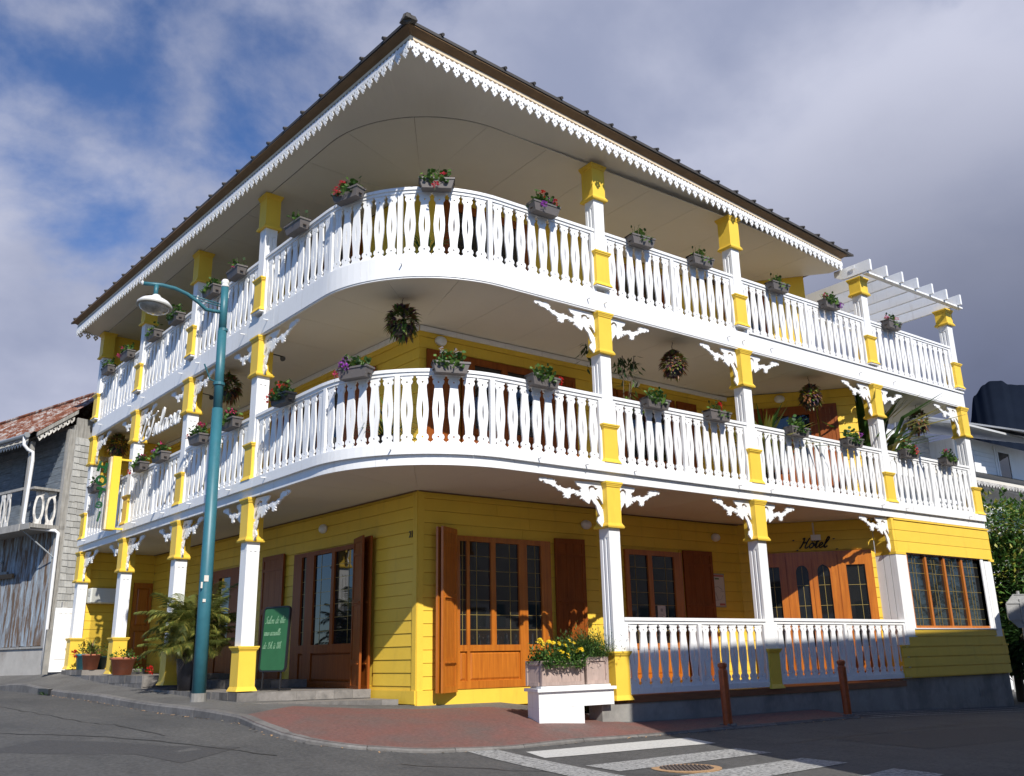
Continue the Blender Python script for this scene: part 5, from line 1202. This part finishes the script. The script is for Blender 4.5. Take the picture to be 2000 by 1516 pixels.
for x, y, lab in ((5.56, -.80, 'red-brown wooden bollard at the kerb before the first terrace railing'), (8.62, -.80, 'red-brown wooden bollard farther right before the second terrace railing')):
    z0 = zwalk(x, y); t = thing('bollard', lab, 'bollard', (x, y, z0), 'bollards at the kerb')
    M = Matrix.Translation((x, y, z0)) @ Matrix.Rotation(R(-2), 4, 'Y')
    b = MB(); b.lathe([(.070, -.05), (.070, .80), (.057, .815), (.057, .84), (.072, .855), (.072, .895), (.05, .915), (.01, .92)], 8); b.build('shaft', bolm, t, M)
    b = MB(); r = random.Random(int(x*10))
    for k in range(14): a = r.uniform(0, 6.3); d = r.uniform(.07, .16); b.lathe([(r.uniform(.02, .035), -.02), (.025, .012), (.01, .018)], 6, 0, Matrix.Translation((d*math.cos(a), d*math.sin(a), 0)))
    b.build('mortar', kerbm, t, Matrix.Translation((x, y, z0+.006)))
sx_, sy_ = 15.9, -.55; sg = thing('road_sign', 'octagonal road sign seen from its grey back beside the dark hedge', 'road sign', (sx_, sy_, -.3))
SM = Matrix.Translation((sx_, sy_, 0)) @ Matrix.Rotation(R(-28), 4, 'Z')
b = MB(); b.tube([(0, .03, -.4), (0, .03, 2.2)], .035, 8); b.build('sign_post', signback, sg, SM)
oc = [(.40*math.cos(R(22.5+45*k)), 1.76+.40*math.sin(R(22.5+45*k))) for k in range(8)]
b = MB(); b.shape([oc], -.006, .006); b.shape([oc, [(x*.955, 1.76+(z-1.76)*.955) for x, z in oc]], -.022, .0); b.build('sign_plate', signback, sg, SM)
b = MB(); b.box(-.36, .36, -.028, -.010, 1.56, 1.60); b.box(-.36, .36, -.028, -.010, 1.92, 1.96); b.box(-.04, .04, -.036, -.010, 1.50, 2.02); b.build('bracket_bar', signback, sg, SM)
b = MB(); b.shape([circ(.16, 1.84, .05, 14), circ(.16, 1.84, .03, 14)], -.012, -.0065); b.build('sticker', postred, sg, SM)

# ------------------------------------------------------------------ left neighbour: old wooden house
TH = R(14)
dN = -math.sin(TH)*LX+math.cos(TH)*LY; nN = math.cos(TH)*LX+math.sin(TH)*LY; BC = lp(-1.0, 15.95)
# local: x to the right along the facade (-dN), y inwards (nN), z up ; s = -x
NM = Matrix(((-dN.x, nN.x, 0, BC.x), (-dN.y, nN.y, 0, BC.y), (0, 0, 1, 0), (0, 0, 0, 1)))
nh = thing('old_house', 'weathered two-storey wooden house with rusty roof and balcony left of the hotel', 'house', tuple(BC+UP*.8))
bx('core_wall', -9, .45, .90, 5.0, .6, 7.3, greywood, nh, NM)
bx('stone_base', -9, .52, .76, 1.0, .3, 1.42, render_grey, nh, NM); bx('base_sill', -9, .5, .72, .9, 1.42, 1.47, greywood, nh, NM)
bw_ = bx('ground_wall', -9, .40, .86, .90, 1.47, 4.5, bluewood, nh, NM)
x = -6.0
while x < .30:
    w = rnd.uniform(.11, .16); m = MB(); m.box(x+.003, min(x+w, .34)-.003, .80+rnd.uniform(0, .012), .86, 1.47+rnd.uniform(0, .03), 4.45); m.build('board', bluewood, bw_, NM); x += w
m = MB(); m.box(-2.6, -2.0, .76, .80, 3.4, 3.5); m.box(-2.4, -2.33, .77, .80, 1.8, 3.8); m.box(-2.9, -2.33, .77, .80, 3.74, 3.80); m.build('window_trim', greywood, nh, NM)
m = MB(); m.box(-2.7, -1.55, .70, .76, 3.30, 3.42); m.build('old_beam', tan, nh, NM)
# balcony
bl = bx('balcony_floor', -8, .50, -.02, .9, 4.42, 4.52, greywood, nh, NM); bx('balcony_edge', -8, .02, -.05, -.02, 4.36, 4.54, greywood, nh, NM); bx('balcony_edge', .0, .50, -.03, .0, 4.38, 4.53, greywood, nh, NM)
uw = bx('upper_wall', -9, .40, .87, .90, 4.52, 7.2, bluedark, nh, NM)
z = 4.56
while z < 6.95: m = MB(); m.box(-6, .34, .82, .87, z+.004, z+.196); m.build('board', bluedark, uw, NM); z += .2
m = MB(); m.box(-2.6, -1.8, .79, .82, 4.6, 6.6); m.build('upper_door', bluedark, nh, NM)
for x, y in ((-.04, .0), (-2.2, .0)): bx('balcony_post', x-.05, x+.05, y, y+.1, 4.52, 6.75, greywood, nh, NM)
bx('corner_post', .34, .50, .74, .92, 1.47, 7.15, greywood, nh, NM)
bx('balcony_rail', -8, -.08, .02, .07, 5.46, 5.53, greywood, nh, NM); bx('balcony_rail', -.02, .36, .05, .80, 5.44, 5.50, greywood, nh, NM)
old = MB()
def ring_o(n=14): return [(.075*math.cos(2*math.pi*k/n), .42+.30*math.sin(2*math.pi*k/n)) for k in range(n)]
old.shape([[(-.10, 0), (.10, 0), (.09, .10), (.12, .25), (.13, .42), (.11, .62), (.08, .75), (.10, .80), (.10, .88), (-.10, .88), (-.10, .80), (-.08, .75), (-.11, .62), (-.13, .42), (-.12, .25), (-.09, .10)], ring_o()], -.012, .012); OLDB = old.mesh('old_baluster', pmat('old_white_paint', (.62, .60, .57), .8, .05, (8, .15), dirt=((9, 9, 3), (.28, .26, .24), .5, .62)))
for x in (-.9, -1.2, -2.6, -2.9, -3.6): obj('old_baluster', OLDB, nh, NM @ Matrix.Translation((x, .045, 4.56)))
for y in (.30, .62): obj('old_baluster', OLDB, nh, NM @ Matrix.Translation((.22, y, 4.55)) @ Matrix.Rotation(R(66), 4, 'Z'))
m = MB(); m.tube([(.0, .05, 4.40), (.42, .75, 3.7)], .018, 5); m.build('brace', zinc, nh, NM)
# roof: corrugated sheets rising inward
sl_ = math.tan(R(38)); ez = 6.92
rm = MB(); n = 110; xs = [-9.0+9.55*i/n for i in range(n+1)]
vs = [];
for i, x in enumerate(xs):
    dz = .018*math.cos(i*math.pi*.5*1.0) if True else 0
    for yy in (-.16, .95, 2.0): vs.append((x, yy, ez+(yy+.16)*sl_+dz))
rm.add(vs, [(i*3+k, i*3+3+k, i*3+4+k, i*3+1+k) for i in range(n) for k in range(2)]); rm.add([(-9, 2.0, ez+2.16*sl_), (.55, 2.0, ez+2.16*sl_), (.55, 4.4, ez+.3), (-9, 4.4, ez+.3)], [(0, 1, 2, 3)])
rm.build('roof', rust, nh, NM, fix=False)
m = MB(); m.tube([(-9, 2.0, ez+2.16*sl_+.02), (.55, 2.0, ez+2.16*sl_+.02)], .07, 6); m.build('ridge_cap', rust, nh, NM)
m = MB(); m.add([(.50, -.14, ez-.13), (.50, .9, ez-.13+1.04*sl_), (.50, .9, ez-.02+1.04*sl_), (.50, -.14, ez-.02), (.54, -.14, ez-.13), (.54, .9, ez-.13+1.04*sl_), (.54, .9, ez-.02+1.04*sl_), (.54, -.14, ez-.02)], [(0,1,2,3),(4,7,6,5),(0,4,5,1),(1,5,6,2),(2,6,7,3),(3,7,4,0)]); m.build('barge_board', greywood, nh, NM)
m = MB(); m.add([(.50, -.1, ez-.20), (.50, .95, ez-.20+1.05*sl_), (1.5, 1.6, ez-.1), (1.5, .8, ez-.6), (.50, -.1, ez-.18), (.50, .95, ez-.18+1.05*sl_), (1.5, 1.6, ez-.08), (1.5, .8, ez-.58)], [(0,1,2,3),(7,6,5,4),(0,4,5,1),(1,5,6,2),(2,6,7,3),(3,7,4,0)])
# lace along the rake and along the front
lc = MB(); lc.shape([[(-.075, 0), (.075, 0), (.075, -.09), (.0, -.19), (-.075, -.09)], circ(0, -.09, .028, 8), circ(.0, -.035, .015, 6)], -.006, .006); LACE = lc.mesh('lace_point', OLDB.materials[0])
lr = bx('old_lace', -8, -.05, -.07, -.06, ez-.12, ez-.06, white, nh, NM)
for k in range(40): obj('lace_point', LACE, lr, NM @ Matrix.Translation((-.12-.152*k, -.065, ez-.10)))
for k in range(8): obj('lace_point', LACE, lr, NM @ Matrix.Translation((.50, -.05+.115*k, ez-.14+(.11+.115*k)*sl_*1.0)) @ Matrix.Rotation(R(90), 4, 'Z'))
m = MB(); m.tube([(-9, -.21, ez-.02), (.1, -.21, ez-.06)], .055, 8); m.lathe([(.075, 0), (.075, .05)], 12, 0, Matrix.Translation((.1, -.21, ez-.05)) @ Matrix.Rotation(R(90), 4, 'Y')); m.build('gutter', zinc, nh, NM)
m = MB(); m.tube([(.02, -.21, ez-.08), (.02, -.20, ez-.30), (.05, -.10, ez-.42), (.10, .02, ez-.48), (.11, .04, ez-.7), (.03, .04, 4.62), (.06, .05, 4.5), (.16, .18, 4.44), (.52, .66, 4.38), (.57, .72, 4.32), (.57, .72, 4.1), (.58, .72, 2.0), (.58, .72, 1.0)], .045, 8); m.build('downpipe', metalwhite, nh, NM, True)
# shingled side wall
sh = bx('side_wall', .45, .50, .92, 3.6, .9, 7.5, greywood, nh, NM)
z = 2.45; row = 0
while z < 6.9:
    y = .93-(row % 2)*.08
    while y < 2.4:
        w = rnd.uniform(.15, .24); m = MB(); dz = rnd.uniform(-.012, .012)
        a, c = max(y+.004, .925), y+w-.004
        if c > a: m.add([(.502, a, z+dz), (.528, a, z+dz), (.508, a, z+.21), (.502, a, z+.21), (.502, c, z+dz), (.528, c, z+dz), (.508, c, z+.21), (.502, c, z+.21)], [(0,1,2,3),(7,6,5,4),(0,4,5,1),(1,5,6,2),(2,6,7,3),(3,7,4,0)]); m.build('shingle', shingle, sh, NM)
        y += w
    z += .172; row += 1
# white side gate between the houses
gt = thing('side_gate', 'narrow white panelled gate between the old house and the hotel', 'gate', tuple(lp(-.1, 14.35, .85)))
GM = Matrix.Translation(lp(-.30, 14.45, .84)) @ Matrix.Rotation(math.atan2(LX.y, LX.x), 4, 'Z')
b = MB(); b.shape([rect(0, .52, 0, 1.52), rect(.09, .17, .45, 1.38), rect(.21, .29, .45, 1.38), rect(.33, .41, .45, 1.38), rect(.09, .43, .10, .30)], -.03, 0); b.build('gate_frame', white, gt, GM)
for x in (.09, .21, .33): bx('panel', x-.002, x+.082, -.02, -.008, .448, 1.382, white, gt, GM)
bx('panel', .088, .432, -.02, -.008, .098, .302, white, gt, GM); bx('gate_post', .16, .28, .03, .12, 1.3, 1.66, greywood, gt, GM); bx('hinge_post', -.13, -.01, -.02, .1, -.05, 1.0, concrete, gt, GM)

# ------------------------------------------------------------------ right neighbour
rn = thing('white_house', 'white boarded house with grey sheet roofs and dormer right of the hotel', 'house', (25, 6, -.4))
cw = bx('wall', 20.5, 34, 5.2, 12, -.8, 6.4, white, rn)
uw2 = bx('upper_wall', 25.3, 34, 5.0, 11, 6.4, 8.1, white, rn)
for k in range(8):
    m = MB(); m.box(25.95, 27.45, 4.965, 5.0, 6.55+k*.16+.004, 6.55+(k+1)*.16-.004); m.build('board', white, uw2)
for k in range(10):
    m = MB(); m.box(22.6, 25.28, 6.165, 6.2, 6.5+k*.17+.004, 6.5+(k+1)*.17-.004); m.build('board', white, uw2)
bx('side_wall', 22.5, 25.4, 6.2, 11, 6.2, 8.3, white, rn)
m = MB(); m.shape([rect(24.75, 25.95, 6.7, 8.0), rect(24.87, 25.78, 6.8, 7.75)], 4.94, 5.02); w_ = m.build('window', white, rn); bx('pane', 24.86, 25.79, 4.97, 4.985, 6.79, 7.76, glass, w_)
bx('shutter', 25.8, 26.25, 4.88, 4.92, 6.70, 7.45, white, rn); bx('corner_board', 27.45, 27.58, 4.94, 5.04, 6.4, 8.0, white, rn)
m = MB(); m.shape([rect(27.6, 28.6, 6.5, 7.9), rect(27.7, 28.5, 6.6, 7.8)], 4.93, 4.99); w_ = m.build('window', white, rn); bx('pane', 27.69, 28.51, 4.95, 4.965, 6.59, 7.81, glass, w_)
m = MB(); m.add([(23.5, 3.9, 8.05), (30, 3.9, 8.05), (30, 8.5, 9.5), (23.5, 8.5, 9.5), (23.5, 3.9, 8.12), (30, 3.9, 8.12), (30, 8.5, 9.6), (23.5, 8.5, 9.6)], [(0,3,2,1),(4,5,6,7),(0,1,5,4),(1,2,6,5),(2,3,7,6),(3,0,4,7)]); m.build('roof', sheetgrey, rn)
m = MB(); m.add([(26.3, 3.2, 8.0), (31, 3.2, 8.0), (31, 7, 9.4), (26.3, 7, 9.4), (26.3, 3.2, 8.06), (31, 3.2, 8.06), (31, 7, 9.46), (26.3, 7, 9.46)], [(0,3,2,1),(4,5,6,7),(0,1,5,4),(1,2,6,5),(2,3,7,6),(3,0,4,7)]); m.build('dormer_roof', sheetgrey, rn)
m = MB(); m.add([(21.0, 3.9, 6.35), (34, 3.9, 6.35), (34, 5.2, 6.95), (21, 5.2, 6.95), (21.0, 3.9, 6.42), (34, 3.9, 6.42), (34, 5.2, 7.02), (21, 5.2, 7.02)], [(0,3,2,1),(4,5,6,7),(0,1,5,4),(1,2,6,5),(2,3,7,6),(3,0,4,7)]); m.build('porch_roof', darkroof, rn)
pl = bx('porch_lace', 21, 34, 3.93, 3.95, 6.22, 6.36, ceil, rn)
for k in range(44): obj('lace_point', LACE, pl, Matrix.Translation((21.3+k*.19, 3.94, 6.24)))
bx('porch_beam', 21, 34, 4.0, 4.12, 5.35, 5.45, white, rn); bx('porch_post', 24.45, 24.72, 3.95, 4.15, -.5, 5.35, white, rn); bx('porch_post', 28.3, 28.55, 3.95, 4.15, -.5, 5.35, white, rn)
an = thing('aerial', 'thin rooftop aerial rod beyond the right end of the hotel', 'aerial', (17.6, 3, 7.0))
b = MB(); b.tube([(16.9, 2.4, 7.62), (18.4, 2.4, 7.60)], .022, 5); b.tube([(16.9, 2.2, 7.95), (17.5, 2.3, 7.6), (17.9, 2.5, 7.05)], .012, 5); b.tube([(17.0, 2.6, 6.0), (17.0, 2.4, 7.62)], .02, 5); b.build('rod', zinc, an)
# tree beyond the bay
def tree(loc, label, R0, H0, n, seed, cols, clumps):
    r = random.Random(seed); root = thing('leafy_tree', label, 'tree', loc); b = MB()
    b.tube([Vector(loc)-UP*.3, Vector(loc)+Vector((.05, 0, H0*.3)), Vector(loc)+Vector((-.05, .1, H0*.6))], [.12, .09, .05], 8)
    cs = [Vector(loc)+Vector((r.uniform(-1, 1)*R0*.75, r.uniform(-1, 1)*R0*.6, H0*.32+H0*.62*r.random())) for k in range(clumps)]
    for c in cs: b.tube([Vector(loc)+Vector((0, 0, H0*.35)), (Vector(loc)+Vector((0, 0, H0*.5))).lerp(c, .6), c], [.045, .03, .012], 5)
    b.build('trunk', bark, root); b = MB()
    for i in range(n):
        c = r.choice(cs); d = rdir(r); p = c+d*R0*.42*r.uniform(.3, 1)**.6; leaf_quad(b, p, d+Vector((r.gauss(0, .4), r.gauss(0, .4), -.3)), UP, r.uniform(.13, .22), r.uniform(.07, .11), r.choices(range(len(cols)), [4, 3, 2, 1.5][:len(cols)])[0])
    b.build('crown', cols, root, fix=False)
tree((19.6, 1.6, -.3), 'dense tree with yellow-green leaves beside the window bay', 2.1, 4.8, 15000, 3, [lf1, lf2, lfy, lf3], 40)
tree((18.2, .9, -.3), 'low dark bush behind the road sign', 1.5, 2.7, 5000, 4, [lf3, lf3, lf1], 22)

# ------------------------------------------------------------------ houses across the streets (their shadow falls on the corner, their fronts show in the panes)
ah = thing('corner_house', 'pale house with shuttered windows across the right street', 'house', (6, -11, -.4))
HX0 = 4.3-.3*9.2
HZ = 1.10+.855*9.2
w0 = bx('wall', HX0, 24, -16, -9.2, -1.2, HZ-.25, pmat('pale_wall', (.55, .53, .48), .7, 0, (1.5, .08)), ah)
AHM = Matrix.Translation((HX0, -9.2, 0)) @ Matrix.Rotation(R(1.9), 4, 'Z') @ Matrix.Translation((-HX0, 9.2, 0))
m = MB(); m.box(HX0-.02, 24.3, -16.3, -9.15, HZ-.24, HZ-.08); m.build('cornice', white, ah)
m = MB(); m.prism([(HX0+.3, -15.8), (23.7, -15.8), (23.7, -9.9), (HX0+.3, -9.9)], HZ-.08, HZ-.02); m.build('roof', sheetgrey, ah)
for k in range(6):
    for z0, z1 in ((.9, 2.6), (4.6, 6.5)):
        x = HX0+2+k*3.4; m = MB(); m.shape([rect(x-.65, x+.65, z0, z1), rect(x-.52, x+.52, z0+.12, z1-.12)], -9.2, -9.12); f = m.build('window', white, ah); bx('pane', x-.52, x+.52, -9.19, -9.17, z0+.12, z1-.12, glass, f)
        for sxx in (-1.25, .68): bx('shutter', x+sxx, x+sxx+.57, -9.19, -9.14, z0, z1, teal, ah)

for o_ in [o for o in bpy.data.objects if o.parent == ah]:
    W_ = AHM @ WM[o_.name]; o_.matrix_basis = W_
jh = thing('junction_house', 'white house with grey roof behind the viewer across the junction', 'house', (-20, -26, -1))
jw = bx('wall', -32, -10, -30, -22, -2.5, 6.2, white, jh); m = MB(); m.prism([(-32.6, -30.6), (-9.4, -30.6), (-9.4, -21.4), (-32.6, -21.4)], 6.2, 6.4); m.build('roof', darkroof, jh)
for k in range(6):
    x = -30+k*3.6; m = MB(); m.shape([rect(x-.6, x+.6, 2.9, 4.9), rect(x-.48, x+.48, 3.0, 4.8)], -22.0, -21.92); f = m.build('window', redwood, jw); bx('pane', x-.48, x+.48, -22.0, -21.98, 3.0, 4.8, glass, f)
    m = MB(); m.shape([rect(x-.7, x+.7, -.9, 1.6), rect(x-.58, x+.58, -.8, 1.5)], -22.0, -21.92); f = m.build('window', redwood, jw); bx('pane', x-.58, x+.58, -22.0, -21.98, -.8, 1.5, glass, f)
tree((29, -12, -.8), 'tall leafy tree down the right street behind the viewer', 2.6, 8.5, 3500, 21, [lf3, lf1, lf3], 16)
tree((36, -13, -1.0), 'second tall tree farther down the right street', 3.0, 9.5, 3500, 22, [lf3, lf1, lf3], 16)
tree((43, -12, -1.1), 'third tall tree farthest down the right street', 3.2, 9.5, 3500, 23, [lf3, lf1, lf3], 16)

# ------------------------------------------------------------------ mountain
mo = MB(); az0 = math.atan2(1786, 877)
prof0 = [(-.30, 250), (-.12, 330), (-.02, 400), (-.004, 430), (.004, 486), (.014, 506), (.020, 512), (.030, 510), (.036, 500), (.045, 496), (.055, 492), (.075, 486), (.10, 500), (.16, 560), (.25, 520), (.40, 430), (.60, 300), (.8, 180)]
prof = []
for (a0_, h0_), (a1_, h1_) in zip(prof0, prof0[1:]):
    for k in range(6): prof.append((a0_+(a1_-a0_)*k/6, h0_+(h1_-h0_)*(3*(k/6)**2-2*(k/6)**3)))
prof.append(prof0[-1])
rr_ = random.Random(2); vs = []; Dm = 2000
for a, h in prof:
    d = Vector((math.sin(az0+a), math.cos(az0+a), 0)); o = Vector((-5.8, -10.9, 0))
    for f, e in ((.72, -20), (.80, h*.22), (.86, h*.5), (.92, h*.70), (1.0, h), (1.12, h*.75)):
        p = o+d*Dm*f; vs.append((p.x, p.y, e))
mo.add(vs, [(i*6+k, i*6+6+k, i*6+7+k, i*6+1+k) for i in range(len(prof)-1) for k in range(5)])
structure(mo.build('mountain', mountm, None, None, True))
